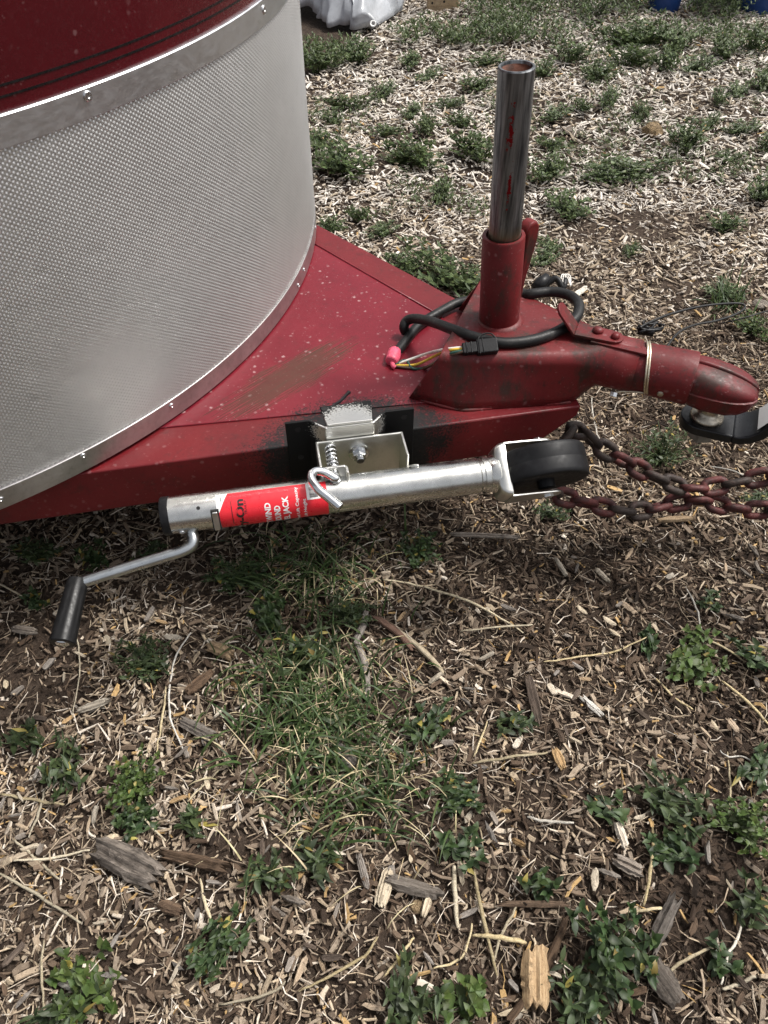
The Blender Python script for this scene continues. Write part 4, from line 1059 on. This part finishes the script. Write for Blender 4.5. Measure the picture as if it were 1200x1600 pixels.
for nm, a, b, wd, t, m_, lab_ in PIECES:
    place_piece(nm, a, b, wd, t, m_, lab_, {'wood_chunk': 'wood chunk', 'wood_chip': 'wood chip', 'bark_piece': 'bark', 'stick': 'stick'}[nm], bend=.06 if nm == 'stick' else 0., rough=.15 if nm == 'stick' else .28, taper=(.2, .25) if nm in ('stick', 'wood_chunk') else (.45, .6))
# larger loose chips, each its own thing
def broken_chip(L, Wd, T, seed):
    r = random.Random(seed); x0, x1 = -L / 2, L / 2
    top = [(x0 + r.uniform(0, .25) * L, -Wd * r.uniform(.1, .5)), (x0 * r.uniform(.3, .6), -Wd * r.uniform(.42, .55)), (x1 * r.uniform(.3, .7), -Wd * r.uniform(.38, .55)), (x1 - r.uniform(0, .2) * L, -Wd * r.uniform(.05, .45)),
           (x1 - r.uniform(0, .08) * L, Wd * r.uniform(-.05, .2)), (x1 - r.uniform(.05, .25) * L, Wd * r.uniform(.25, .5)), (x1 * r.uniform(-.1, .3), Wd * r.uniform(.4, .55)), (x0 * r.uniform(.4, .8), Wd * r.uniform(.3, .5)), (x0, Wd * r.uniform(-.1, .25))]
    tw = r.uniform(-.5, .5); bw = r.uniform(-.12, .12); n = len(top)
    zf = lambda x, y: bw * L * ((2 * x / L) ** 2 - .5) + tw * (x / L) * y
    V = [Vector((x * .96, y * .9, zf(x, y) + T * .5 * r.uniform(.6, 1.2))) for x, y in top] + [Vector((x, y, zf(x, y) - T * .5)) for x, y in top]
    c = Vector((0, 0, zf(0, 0) + T * r.uniform(.5, .9))); V.append(c)
    return V, [(i, (i + 1) % n, 2 * n) for i in range(n)] + [(n + i, n + (i + 1) % n, (i + 1) % n, i) for i in range(n)] + [tuple(range(2 * n - 1, n - 1, -1))]
cv = []
for i in range(28):
    r = random.Random(100 + i); L = r.uniform(.028, .055); V, Fc = broken_chip(L, r.uniform(.008, .017), r.uniform(.003, .006), 300 + i)
    me = mesh('wood_chip', V, Fc); mm = ['wood_grey', 'wood_pale', 'wood_brown', 'wood_fresh', 'wood_grey', 'wood_brown', 'wood_pale'][i % 7]; me.materials.append(M[mm]); cv.append((me, mm))
names_ = {'wood_grey': ('weathered grey wood chip lying loose on the mulch in front', 'loose grey chips in front'), 'wood_pale': ('pale cream wood chip lying loose on the mulch in front', 'loose pale chips in front'),
          'wood_brown': ('dark brown bark chip lying loose on the mulch in front', 'loose dark chips in front'), 'wood_fresh': ('yellowish fresh wood chip lying loose on the mulch in front', 'loose yellowish chips in front')}
cnt = 0
while cnt < 230:
    px_, py_ = random.uniform(0, 1200), random.uniform(850, 1600); p = G(px_, py_)
    if p.y > N0.y + .02 and px_ < 880: continue
    me, mm = random.choice(cv)
    if mm == 'wood_fresh' and random.random() < .55: continue
    o = bpy.data.objects.new('wood_chip', me); o.location = p + ZZ * random.uniform(.010, .018); o.rotation_euler = (random.uniform(-.35, .35), random.uniform(-.25, .25), random.uniform(0, 6.28)); o.scale = (random.uniform(.45, .85),) * 3
    link(o); tag(o, names_[mm][0], 'wood chip', names_[mm][1]); cnt += 1

STALKS = [
 ([(300, 994), (276, 1030), (266, 1080), (270, 1130), (292, 1185)], .0026, 'straw_white', 'long bleached curved straw between crank grip and grass'),
 ([(120, 985), (126, 1040), (116, 1125)], .0018, 'straw', 'thin straw hanging down below the black grip'),
 ([(0, 918), (40, 938)], .0026, 'straw', 'short thick straw at the left edge by the grip'),
 ([(262, 1080), (256, 1130), (246, 1180)], .0026, 'straw', 'golden straw standing beside the bleached curved straw'),
 ([(0, 1240), (50, 1250), (104, 1262)], .0032, 'straw', 'thick golden straw at the left edge below the leafy weed'),
 ([(74, 1236), (60, 1270), (46, 1310)], .0030, 'straw', 'golden straw crossing the thick one at the left edge'),
 ([(26, 1316), (60, 1345), (96, 1378)], .0030, 'straw', 'pale straw slanting down left of the grey bark'),
 ([(24, 1348), (80, 1342), (144, 1332)], .0028, 'straw', 'pale straw pointing at the big grey bark'),
 ([(0, 1366), (60, 1400), (130, 1446)], .0032, 'straw', 'frayed tan straw on the left edge, lower'),
 ([(70, 1470), (68, 1530), (76, 1590)], .0024, 'straw', 'upright straw near the bottom left corner'),
 ([(316, 1380), (326, 1420), (338, 1456)], .0032, 'straw', 'tan straw above the small dark weed, bottom left'),
 ([(350, 1202), (322, 1232), (298, 1262)], .0026, 'straw', 'straw just right of the tall left weed'),
 ([(216, 1272), (240, 1298), (264, 1322)], .0024, 'straw', 'short straw crossing the foot of the tall left weed'),
 ([(600, 914), (650, 920), (720, 945), (770, 968), (816, 996)], .0030, 'straw', 'long straw sloping right from below the jack'),
 ([(718, 994), (770, 992), (830, 984)], .0026, 'straw', 'straw lying level right of the crooked stick'),
 ([(846, 1046), (900, 1036), (960, 1022), (1006, 1004)], .0024, 'straw', 'long straw reaching to the right leafy weed'),
 ([(1068, 922), (1082, 960), (1092, 996)], .0024, 'straw_white', 'pale straw upright above the right leafy weed'),
 ([(1072, 1000), (1110, 1015), (1160, 1040)], .0026, 'straw', 'straw slanting at the right of the right leafy weed'),
 ([(1020, 1070), (1050, 1095), (1076, 1118)], .0026, 'straw', 'straw below the right leafy weed'),
 ([(1122, 1070), (1160, 1106), (1200, 1142)], .0034, 'straw', 'thick straw running off the right edge'),
 ([(734, 1202), (790, 1198), (852, 1188)], .0030, 'straw', 'straw lying level right of the grass patch'),
 ([(760, 1136), (748, 1170), (738, 1194)], .0024, 'straw', 'short upright straw right of the grass patch'),
 ([(820, 1288), (856, 1294), (890, 1298)], .0032, 'straw_white', 'white straw in the lower right mulch'),
 ([(1012, 1304), (1008, 1360), (998, 1424)], .0034, 'straw', 'thick cream straw standing between the right weeds'),
 ([(980, 1434), (1010, 1430), (1034, 1426)], .0030, 'straw', 'golden straw touching the long grey log piece'),
 ([(708, 1360), (710, 1410), (714, 1458)], .0050, 'straw', 'broad cream straw strip in the lower middle'),
 ([(738, 1362), (752, 1440), (774, 1530)], .0036, 'straw', 'long cream straw slanting right of the broad strip'),
 ([(736, 1466), (780, 1472), (820, 1478)], .0044, 'straw', 'flat tan straw above the orange chunk'),
 ([(806, 1420), (780, 1470), (768, 1510)], .0026, 'straw', 'straw leaning over the orange chunk'),
 ([(676, 1520), (720, 1500), (735, 1450)], .0024, 'straw', 'bent straw above the bottom weeds'),
 ([(600, 1532), (625, 1500), (645, 1470)], .0028, 'straw', 'straw slanting up above the bottom middle weeds'),
 ([(1030, 1532), (1060, 1508), (1112, 1484)], .0030, 'straw', 'straw above the frayed grey slab'),
 ([(1118, 1552), (1145, 1542), (1170, 1532)], .0034, 'straw', 'short white straw near the bottom right corner'),
 ([(1132, 1180), (1134, 1230), (1130, 1274)], .0022, 'straw', 'thin straw in the right weeds'),
 ([(470, 1556), (520, 1530), (570, 1500), (590, 1470)], .0028, 'straw', 'long curved stalk at the bottom, left of centre'),
 ([(345, 1574), (420, 1560), (450, 1540)], .0026, 'straw', 'straw between the two bottom left weeds'),
 ([(550, 1232), (580, 1200), (620, 1195)], .0022, 'straw', 'straw at the lower end of the grass patch'),
 ([(924, 620), (930, 660), (938, 698)], .0024, 'straw_white', 'pale straw under the neck of the coupler'),
 ([(1108, 722), (1150, 736), (1190, 752)], .0024, 'straw_white', 'pale straw below the ball mount'),
 ([(960, 822), (985, 800), (1000, 780)], .0020, 'straw_white', 'pale straw crossing under the chains'),
 ([(1120, 1178), (1132, 1192), (1160, 1190), (1184, 1215), (1196, 1260)], .0020, 'straw_white', 'looping pale stalk at the right edge'),
 ([(1156, 1418), (1146, 1470), (1128, 1500), (1116, 1545)], .0026, 'straw_white', 'wavy pale root near the right edge, low'),
 ([(870, 292), (890, 300), (910, 330)], .0022, 'straw', 'straw in the mulch right of the pipe'),
 ([(906, 734), (880, 730), (960, 700)], .0016, 'straw', 'thin straw beside the dark chain end'),
]
for pts, r_, m_, lab_ in STALKS: stalk(pts, r_ * .8, m_, lab_)

def stone(px_, py_, r, label, m='rock', sq=.65, seed=1):
    rr = random.Random(seed); c = G(px_, py_); mb = MB(); rings = []
    for i in range(1, 7):
        th = math.pi * i / 7; rings.append([c + Vector((r * math.sin(th) * math.cos(2 * math.pi * k / 9) * rr.uniform(.85, 1.15), r * .8 * math.sin(th) * math.sin(2 * math.pi * k / 9) * rr.uniform(.85, 1.15), r * sq * (.7 - math.cos(th)) * rr.uniform(.9, 1.1))) for k in range(9)])
    mb.loft(rings); o = mb.out('stone', M[m], None, sharp=30); tag(o, label, 'stone')
stone(1017, 212, .042, 'tan stone lying in the pale chips behind the pipe', seed=4)
stone(890, 205, .038, 'low brown stone in the chips right of the pipe', 'rock_grey', sq=.25, seed=6)
stone(734, 284, .016, 'small yellow stone left of the pipe', seed=9)
stone(1188, 474, .028, 'grey stone at the right edge behind the wire loop', 'rock_grey', .4, seed=12)
stone(652, 1420, .012, 'small tan pebble below the grey wood piece', seed=13)
# black plug bits lying behind the sleeve
blk = root('connector', G(848, 440), 'small black connector lying on the chips behind the red sleeve', 'connector')
c = G(846, 441, .03); MB().tube([c + Vector((-.02, -.01, -.015)), c, c + Vector((.02, .015, .012))], [.016, .020, .014], 12).out('shell', M['plastic'], blk, smooth=True)
c = G(868, 446, .02); MB().tube(smooth_path([c + Vector((-.03, 0, 0)), c + Vector((0, .01, .02)), c + Vector((.02, -.01, 0)), c + Vector((.03, .02, .01))], 4), .009, 8).out('lead', M['plastic'], blk, smooth=True)
for k_ in range(3):
    MB().tube(smooth_path([c + Vector((.012 + .006 * k_, -.008, .006)), c + Vector((.02 + .006 * k_, .03, .018)), c + Vector((.035 + .006 * k_, .035, .012)), c + Vector((.045, .0, .0))], 5), .0016, 6).out('bare_wire', M['wire_white'], blk, smooth=True)

# ------------------------------------------------------------------ plants
def leaf_verts(L, Wd, fold, droop, n=4, shape='ovate'):
    """leaf along +x, tip drooping; returns verts, faces"""
    V = []; Fc = []
    for i in range(n + 1):
        t = i / n
        wv = (math.sin(math.pi * min(1, t ** .72)) if shape == 'ovate' else math.sin(math.pi * min(1, t ** .9)) ** .8) * Wd * .5 + .0006 * (1 - t)
        z = -droop * L * t * t; x = L * t * (1 - .25 * droop * t)
        V += [(x, -wv, z + fold * wv), (x, 0, z), (x, wv, z + fold * wv)]
    for i in range(n):
        a = i * 3; Fc += [(a, a + 3, a + 4, a + 1), (a + 1, a + 4, a + 5, a + 2)]
    return [Vector(v) for v in V], Fc
def tint_attr(me, arr):
    at = me.attributes.new('leaf_tint', 'FLOAT', 'POINT'); at.data.foreach_set('value', arr)
LEAVES = []
for sp_, (w0, w1, n_) in enumerate(((.46, .60, 'weed_leaf'), (.30, .42, 'lance_leaf'), (.62, .80, 'round_leaf'))):
    mt = [M['leaf'], M['leaf_b'], M['leaf_c']][sp_]; row = []
    for i in range(6):
        r = random.Random(i + 40 * sp_); V, Fc = leaf_verts(1., r.uniform(w0, w1), r.uniform(.1, .5), r.uniform(.05, .6), 5)
        V = [Vector((v.x, v.y + .10 * math.sin(v.x * 3 + i) * v.x, v.z + r.uniform(-.02, .02))) for v in V]
        me = mesh('leaf', V, Fc, True); tint_attr(me, [r.random()] * len(V)); me.materials.append(mt); row.append(me)
    me = mesh('leaf', V, Fc, True); tint_attr(me, [.5] * len(V)); me.materials.append(M['leaf_yellow']); row.append(me)
    LEAVES.append(row)
def plan_plant(r, radius, height, nstem, per, leafL, upright):
    """stems (lists of points) and leaf frames"""
    stems = []; leaves = []
    for s in range(nstem):
        a = r.uniform(0, 2 * math.pi); rad = radius * math.sqrt(r.random()); h = height * r.uniform(.45, 1.) * (1 - .35 * rad / radius)
        tip = Vector((rad * math.cos(a), rad * math.sin(a), h)); b0 = tip * r.uniform(.1, .5) if upright else Vector((0, 0, 0)); b0.z = 0
        mid = (b0 + tip) * .5 + Vector((r.uniform(-.2, .2) * radius, r.uniform(-.2, .2) * radius, h * .18))
        path = smooth_path([b0, mid, tip], 4); stems.append(path)
        az = r.uniform(0, 6.28)
        for k in range(per):
            t = .25 + .75 * (k + r.random() * .6) / per; q = path[min(int(t * (len(path) - 1)), len(path) - 1)]
            az += 2.4 + r.uniform(-.4, .4); L = leafL * r.uniform(.6, 1.1) * (1.05 - .35 * t)
            leaves.append((q, az, r.uniform(-.1, .65) if not upright else r.uniform(.3, 1.1), L, r.uniform(-.5, .5)))
        for k in range(3):
            leaves.append((tip, az + 2.1 * k, r.uniform(.5, 1.2), leafL * r.uniform(.4, .7), r.uniform(-.4, .4)))
    return stems, leaves
def leaf_matrix(q, az, el, L, roll):
    return Matrix.Translation(q) @ Matrix.Rotation(az, 4, 'Z') @ Matrix.Rotation(-el, 4, 'Y') @ Matrix.Rotation(roll, 4, 'X') @ Matrix.Scale(L, 4)
def build_plant(name, loc, r, radius, height, nstem, per, leafL, upright, label, cat, group, single):
    spc = r.choice((0, 0, 1, 1, 2)); leafL *= (1., 1.15, .85)[spc]
    rt = root(name, loc, label, cat, group); rt.rotation_euler.z = r.uniform(0, 3.14); q_ = r.uniform(.72, 1.); rt.scale = (1 / q_, q_, r.uniform(.7, 1.1))
    stems, leaves = plan_plant(r, radius, height, nstem, per, leafL, upright)
    mb = MB()
    for p in stems: mb.tube(p, [.0011 - .0006 * i / len(p) for i in range(len(p))], 4, cap=False)
    me = mesh('stem', mb.v, mb.f, True); me.materials.append(M['stem']); o = bpy.data.objects.new('stem', me); o.parent = rt; link(o)
    if single:
        for f in leaves[:290]:
            o = bpy.data.objects.new('leaf', LEAVES[spc][6] if r.random() < .03 else LEAVES[spc][r.randrange(6)]); o.parent = rt; o.matrix_local = leaf_matrix(*f); link(o)
    else:
        V = []; Fc = []; tn = []
        for f in leaves:
            Lv, Lf = leaf_verts(1., r.uniform(.40, .58) if not upright else r.uniform(.22, .34), r.uniform(.15, .5), r.uniform(.1, .5), 3); m_ = leaf_matrix(*f); n = len(V)
            V += [m_ @ v for v in Lv]; Fc += [tuple(i + n for i in q) for q in Lf]; tn += [r.random()] * len(Lv)
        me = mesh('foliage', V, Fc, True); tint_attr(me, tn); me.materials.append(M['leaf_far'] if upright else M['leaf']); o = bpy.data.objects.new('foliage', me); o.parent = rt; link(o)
    return rt
def px_scale(py): return 1. / (FPX / (P(600, py, 0).y * math.cos(TILT) + CAM_H * math.sin(TILT)))
NEAR = [
 (232, 1032, 100, .05, 1, 'bushy little weed with small leaves right of the black grip'),
 (100, 1196, 90, .05, 2, 'weed with larger bright leaves at the left edge'),
 (214, 1225, 105, .07, 1, 'tall dense weed left of the grass patch'),
 (216, 1285, 70, .04, 1, 'lower tuft of leaves at the foot of the tall left weed'),
 (28, 1152, 70, .05, 2, 'weed at the left edge above the bright leaved one'),
 (350, 1478, 95, .05, 1, 'round dark weed alone in the lower left mulch'),
 (425, 1372, 70, .04, 2, 'left one of two small weeds above the bottom middle'),
 (492, 1352, 85, .05, 2, 'right one of two small weeds above the bottom middle'),
 (140, 1530, 120, .06, 2, 'spreading weed near the bottom left corner'),
 (110, 1585, 100, .05, 2, 'weed cut by the bottom edge at the left'),
 (1075, 1038, 115, .06, 2, 'leafy weed at the right, level with the grip'),
 (1004, 1000, 40, .03, 2, 'tiny weed left of the right leafy weed'),
 (1172, 1035, 70, .05, 2, 'weed at the right edge beside the right leafy weed'),
 (1105, 940, 40, .03, 1, 'tiny weed in the mulch below the chains at the right'),
 (798, 1135, 60, .04, 2, 'small weed right of the grass patch'),
 (668, 1138, 75, .06, 2, 'weed at the right side of the grass patch'),
 (940, 1490, 150, .08, 2, 'largest leafy weed, near the bottom right of centre'),
 (900, 1570, 130, .06, 2, 'weed cut by the bottom edge right of the orange chunk'),
 (640, 1582, 130, .07, 2, 'weed cut by the bottom edge left of the orange chunk'),
 (730, 1565, 110, .06, 2, 'leafy weed touching the left side of the orange chunk'),
 (715, 1330, 75, .05, 2, 'small weed by the broad cream straw strip'),
 (710, 1245, 80, .05, 1, 'weed below the right end of the grass patch'),
 (842, 1392, 65, .04, 2, 'small weed left of the grey splintered bark'),
 (1040, 1262, 110, .06, 2, 'weed in the right group, nearest the middle'),
 (1050, 1335, 90, .05, 2, 'weed in the right group, beside the thick cream straw'),
 (1150, 1300, 110, .06, 1, 'weed in the right group, at the right edge'),
 (1180, 1205, 70, .05, 2, 'upper weed of the right group at the edge'),
 (1165, 1415, 80, .05, 2, 'weed with a pale root at the right edge'),
 (940, 1262, 60, .04, 2, 'small weed left of the right group'),
 (655, 868, 75, .06, 1, 'dark weed in the shade under the jack tube'),
 (548, 960, 80, .06, 1, 'weed at the top of the crooked stick'),
 (385, 900, 110, .06, 1, 'dark weed in the shade right of the crank arm'),
 (430, 980, 90, .06, 2, 'weed between the crank arm and the grass patch'),
 (470, 1035, 110, .07, 2, 'leafy weed in the upper part of the grass patch'),
 (310, 1290, 45, .03, 2, 'tiny weed right of the tall left weed'),
 (60, 940, 40, .03, 1, 'tiny weed at the left edge above the grip'),
 (150, 875, 60, .05, 1, 'weed in the dark shade under the frame rail, left'),
 (60, 870, 70, .05, 1, 'weed in the dark shade at the left edge under the frame rail'),
 (235, 870, 60, .05, 1, 'weed in the dark shade behind the crank arm'),
 (1035, 705, 105, .10, 1, 'bushy weed under the black ball mount'),
 (1175, 505, 70, .06, 1, 'weed behind the ball mount at the right edge'),
 (860, 800, 50, .03, 1, 'tiny weed below the jack wheel'),
 (1185, 770, 50, .04, 1, 'small weed between the chains at the right edge'),
 (1120, 1495, 60, .04, 2, 'small weed near the frayed grey slab'),
]
for i, (px_, py_, wpx, h_, k_, lab_) in enumerate(NEAR):
    r = random.Random(500 + i); sc_ = px_scale(py_); rad = wpx * .5 * sc_; p = G(px_, py_ + 6); nst = max(5, int(rad * rad * 3.14 * (4200 if k_ == 1 else 1900)))
    build_plant('weed', p + ZZ * .004, r, rad, h_, nst, 5 if k_ == 1 else 4, .019 if k_ == 1 else .029, False, lab_, 'weed', 'leafy weeds in the mulch in front', True)
# bigger clumps behind the tongue, built one by one from a few shared plants
def proto_far(i):
    r = random.Random(900 + i); stems, leaves = plan_plant(r, .085, .115, 34, 7, .030, True); mb = MB()
    for p in stems: mb.tube(p, [.0014 - .0008 * k / len(p) for k in range(len(p))], 4, cap=False)
    ms = mesh('stem', mb.v, mb.f, True); ms.materials.append(M['stem'])
    V = []; Fc = []; tn = []
    for f in leaves:
        Lv, Lf = leaf_verts(1., r.uniform(.34, .52), r.uniform(.15, .5), r.uniform(.0, .4), 3); m_ = leaf_matrix(*f); n = len(V)
        V += [m_ @ v for v in Lv]; Fc += [tuple(q + n for q in g) for g in Lf]; tn += [r.random()] * len(Lv)
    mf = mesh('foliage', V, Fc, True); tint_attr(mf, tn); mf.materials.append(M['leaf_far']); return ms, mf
FARP = [proto_far(i) for i in range(6)]
FAR = [
 (530, 262, 105, 'broad weed clump right beside the aluminium nose'), (505, 225, 60, 'small weed clump touching the aluminium nose, upper'),
 (690, 425, 120, 'weed clump along the far edge of the red deck'), (640, 412, 70, 'small weed clump at the far deck edge, left'), (735, 435, 60, 'weed tucked between deck and red sleeve'),
 (850, 400, 55, 'weed right behind the top of the red gusset'), (888, 318, 85, 'dense green weed right of the steel pipe, low'), (850, 268, 70, 'weed touching the right side of the steel pipe'),
 (985, 262, 90, 'broad weed clump right of the dense weed'), (945, 268, 60, 'weed between the pipe and the broad right clump'), (1128, 350, 55, 'lone weed in the brown soil at the right'),
 (1190, 305, 70, 'weed clump at the right edge, mid-height'), (1072, 222, 75, 'weed right of the tan stone'), (1135, 245, 40, 'small tuft right of the tan stone'), (745, 238, 80, 'weed touching the left side of the steel pipe'),
 (655, 245, 85, 'weed in the pale chips left of the pipe'), (690, 298, 55, 'weed below and left of the pipe middle'), (600, 350, 50, 'small weed near the far corner of the deck'),
 (860, 375, 40, 'small tuft at the foot of the dense weed'), (1130, 450, 60, 'pale tuft of blades behind the wire loop'), (985, 385, 35, 'tiny tuft in the soil right of the sleeve'),
]
def put_far(px_, py_, wpx, label, group, i):
    p = G(px_, py_ + 8); s = wpx * .5 * px_scale(py_) / .078; r = random.Random(1300 + i)
    rt = root('weed_clump', p, label, 'weed', group); rt.rotation_euler.z = r.uniform(0, 6.28); q_ = r.uniform(.62, 1.); rt.scale = (s / q_, s * q_, s * r.uniform(.5, .95) if s < 1.2 else r.uniform(.7, 1.1))
    for me in FARP[i % 6]:
        o = bpy.data.objects.new(me.name.split('.')[0], me); o.parent = rt; link(o)
for i, (px_, py_, wp, lab_) in enumerate(FAR): put_far(px_, py_, wp, lab_, 'weed clumps behind the tongue', i)
SMALL = [(545, 155, 50), (600, 140, 45), (520, 180, 40), (560, 85, 60), (500, 100, 55), (640, 175, 45), (665, 200, 50), (600, 200, 45), (620, 245, 40), (560, 330, 40), (520, 345, 45),
         (870, 180, 50), (905, 170, 40), (950, 165, 50), (1000, 175, 40), (860, 220, 45), (930, 120, 55), (980, 100, 60), (1040, 110, 60), (1090, 108, 60), (1150, 145, 50), (1190, 135, 60), (1120, 160, 40), (1160, 200, 50),
         (740, 130, 50), (700, 160, 40), (720, 190, 40), (670, 110, 45), (760, 95, 50), (640, 90, 50), (850, 110, 50), (890, 90, 60), (1200, 225, 50), (1110, 190, 35), (1010, 60, 70), (1060, 70, 70), (960, 60, 70), (1170, 75, 60), (1130, 85, 60)]
ORD = ['first', 'second', 'third', 'fourth', 'fifth', 'sixth', 'seventh', 'eighth', 'ninth', 'tenth', 'eleventh', 'twelfth']
def row_of(q): return 0 if q[1] < 112 else 1 if q[1] < 165 else 2 if q[1] < 215 else 3
ROWN = ['just below the green strip', 'level with the pipe end', 'level with the upper pipe', 'level with the mid pipe']
for i, q in enumerate(SMALL):
    side = q[0] > 806; mates = sorted(t for t in SMALL if (t[0] > 806) == side and row_of(t) == row_of(q))
    put_far(*q, '%s weed tuft from left, %s of pipe, %s' % (ORD[mates.index(q)], 'right' if side else 'left', ROWN[row_of(q)]), 'small tufts in the pale chips', i + 50)
# one mass of ground cover along the top
_ls = {}
def lowset(l):
    if 's' not in _ls: _ls['s'] = set(l)
    return _ls['s']
def cover():
    V = []; Fc = []; tn = []; r = random.Random(77)
    spots = []
    for k in range(640):
        px_ = r.uniform(630, 1240); py_ = r.uniform(-60, 74)
        if 650 < px_ < 728 and py_ < 50: continue
        if (1010 < px_ < 1075 or px_ > 1160) and py_ < 40: continue
        if px_ < 650 and py_ < 60: continue
        if py_ > 40 and px_ > 850 and r.random() < .55: continue
        spots.append((px_, py_))
    for k in range(18): spots.append((r.uniform(470, 560), r.uniform(80, 105)))
    low = []
    for k in range(1500):
        px_ = r.uniform(470, 1230); py_ = r.uniform(80, 330); q = P(px_, py_, 0)
        if mnoise.noise(Vector((q.x * 2.6, q.y * 1.9, 4.))) + r.uniform(-.2, .2) > .16: low.append((px_, py_))
    for px_, py_ in spots + low:
        c = G(px_, py_)
        if (px_, py_) in lowset(low): stems, leaves = plan_plant(r, .045, .045, 3, 3, .022, True)
        else: stems, leaves = plan_plant(r, .10, .16 if py_ < 40 else .10, 7, 5, .04, True)
        for f in leaves:
            Lv, Lf = leaf_verts(1., r.uniform(.25, .4), r.uniform(.15, .5), r.uniform(.0, .4), 2); m_ = Matrix.Translation(c) @ leaf_matrix(*f); n = len(V)
            V += [m_ @ v for v in Lv]; Fc += [tuple(q + n for q in g) for g in Lf]; tn += [r.random()] * len(Lv)
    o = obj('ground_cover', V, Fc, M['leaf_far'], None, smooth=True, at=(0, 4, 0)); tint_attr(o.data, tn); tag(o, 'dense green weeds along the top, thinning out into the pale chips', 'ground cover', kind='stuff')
cover()
# grass
def grass():
    r = random.Random(5)
    for nm, m_, label, n, dry in (('grass', 'grass', 'green grass blades growing below the jack', 800, False), ('dry_grass', 'grass_dry', 'dry straw-coloured grass blades tangled in the green grass', 330, True)):
        V = []; Fc = []; tn = []
        for k in range(n):
            q = r.random()
            if q < .55: px_, py_ = r.gauss(495, 62), r.gauss(1125, 62)
            elif q < .78: px_, py_ = r.gauss(490, 55), r.gauss(905, 32)
            elif q < .93: px_, py_ = r.gauss(560, 60), r.gauss(1235, 40)
            elif not dry: px_, py_ = r.gauss(1130, 12), r.gauss(470, 10)
            else: px_, py_ = r.gauss(560, 140), r.gauss(1330, 90)
            if py_ < 820 and px_ < 900: py_ = 840
            c = G(px_, py_); az = r.uniform(0, 6.28); L = r.uniform(.045, .12) * (1. if not dry else .9); wd = r.uniform(.0012, .0026) * (.5 if dry else 1.1); lean = r.uniform(.4, 1.3) + (.15 if dry else 0)
            d = Vector((math.cos(az), math.sin(az), 0)); sd_ = Vector((-d.y, d.x, 0)); b = len(V); N = 5; pos = c + ZZ * .003; ang = 1.5 - lean * .3; kink = r.uniform(-.5, .5)
            for i in range(N + 1):
                t = i / N; wv = wd * (1 - t ** 1.6) + .0002
                V += [pos - sd_ * wv, pos + sd_ * wv]
                step = L / N; pos = pos + d * math.cos(ang) * step + ZZ * math.sin(ang) * step + sd_ * kink * step * t; ang -= lean * .42
                gh = gz(pos.x, pos.y) + .006
                if pos.z < gh: pos.z = gh
            for i in range(N): Fc.append((b + 2 * i, b + 2 * i + 1, b + 2 * i + 3, b + 2 * i + 2))
            tn += [r.random()] * (2 * (N + 1))
        o = obj(nm, V, Fc, M[m_], None, smooth=True, at=(P(500, 1100, 0).x, P(500, 1100, 0).y, 0)); tint_attr(o.data, tn); tag(o, label, 'grass', kind='stuff')
grass()

# ------------------------------------------------------------------ things at the top edge
tpg = G(583, 60); tarp = root('tarp', tpg + Vector((-.1, .5, 0)), 'crumpled silver tarp heaped at the top edge beside the trailer', 'tarp')
def tarp_mesh():
    V = []; Fc = []; n, m_ = 90, 80
    L0 = G(478, -12); Rr = G(640, -2)
    for j in range(m_ + 1):
        for i in range(n + 1):
            s = i / n; t = j / m_
            x = tpg.x - .62 + .80 * s; front = tpg.y + .02 + (.62 * (.76 - s) if s < .76 else 1.6 * (s - .76))
            y = front + t * 1.5
            hgt = .40 * (1 - math.exp(-t * 6.5)) * (1 - .4 * abs(s - .5)) + .03
            c = mnoise.noise(Vector((x * 4.1, y * 4.1, .3))) * .16 + abs(mnoise.noise(Vector((x * 8, y * 6, 2.)))) * .20 - abs(mnoise.noise(Vector((x * 15, y * 12, 5.)))) * .07 - abs(mnoise.noise(Vector((x * 31, y * 26, 8.)))) * .02
            V.append(Vector((x + c * .5, y + c * .3, max(.012, hgt + c * min(1, t * 5 + .2)))))
    for j in range(m_):
        for i in range(n): a = j * (n + 1) + i; Fc.append((a, a + 1, a + n + 2, a + n + 1))
    o = obj('sheet', V, Fc, M['tarp'], tarp, smooth=True); s_ = o.modifiers.new('t', 'SOLIDIFY'); s_.thickness = .004
tarp_mesh()
gp = tpg + Vector((0, .03, .055))
MB().lathe(gp, Vector((0, -.75, .66)), [(0, .009), (.003, .016), (.004, .015), (.003, .008)], 18, closed=True).out('grommet', M['label_white'], tarp, smooth=True)
b0 = G(668, 22); b1 = G(716, 20); d = (b1 - b0); bw_ = d.length; d.normalize(); nb = Vector((-d.y, d.x, 0))
bd = root('wooden_board', (b0 + b1) * .5, 'tan wooden board standing on edge at the top, right of the tarp', 'board')
MB().prism([b0, b1, b1 + ZZ * .55, b0 + ZZ * .55], nb * .04).out('plank', M['board'], bd, bevel=.004)
for sx in (.14, .52): MB().lathe(b0 + d * bw_ * sx + ZZ * .045 - nb * .0005, -nb, [(0, .006), (.001, .006)], 10).out('nail', M['hole'], bd)
def barrel(px_, py_, r, label):
    c = G(px_, py_) + Vector((0, r, 0)); rt = root('barrel', c, label, 'barrel', None)
    MB().lathe(c, ZZ, [(0, r * .9), (.02, r * .97), (.05, r), (.26, r), (.27, r * 1.03), (.30, r * 1.03), (.31, r), (.58, r), (.59, r * 1.03), (.62, r * 1.03), (.63, r), (.86, r), (.89, r * .96), (.90, r * .88)], 40).out('shell', M['blue'], rt, sharp=40)
    MB().lathe(c + ZZ * .90, ZZ, [(-.02, r * .86), (.012, r * .90), (.018, r * .88), (.018, r * .2)], 40).out('lid', M['blue'], rt, sharp=40)
barrel(1043, 17, .085, 'blue plastic barrel at the top edge, left of the pair')
barrel(1212, 20, .16, 'blue plastic barrel in the top right corner')
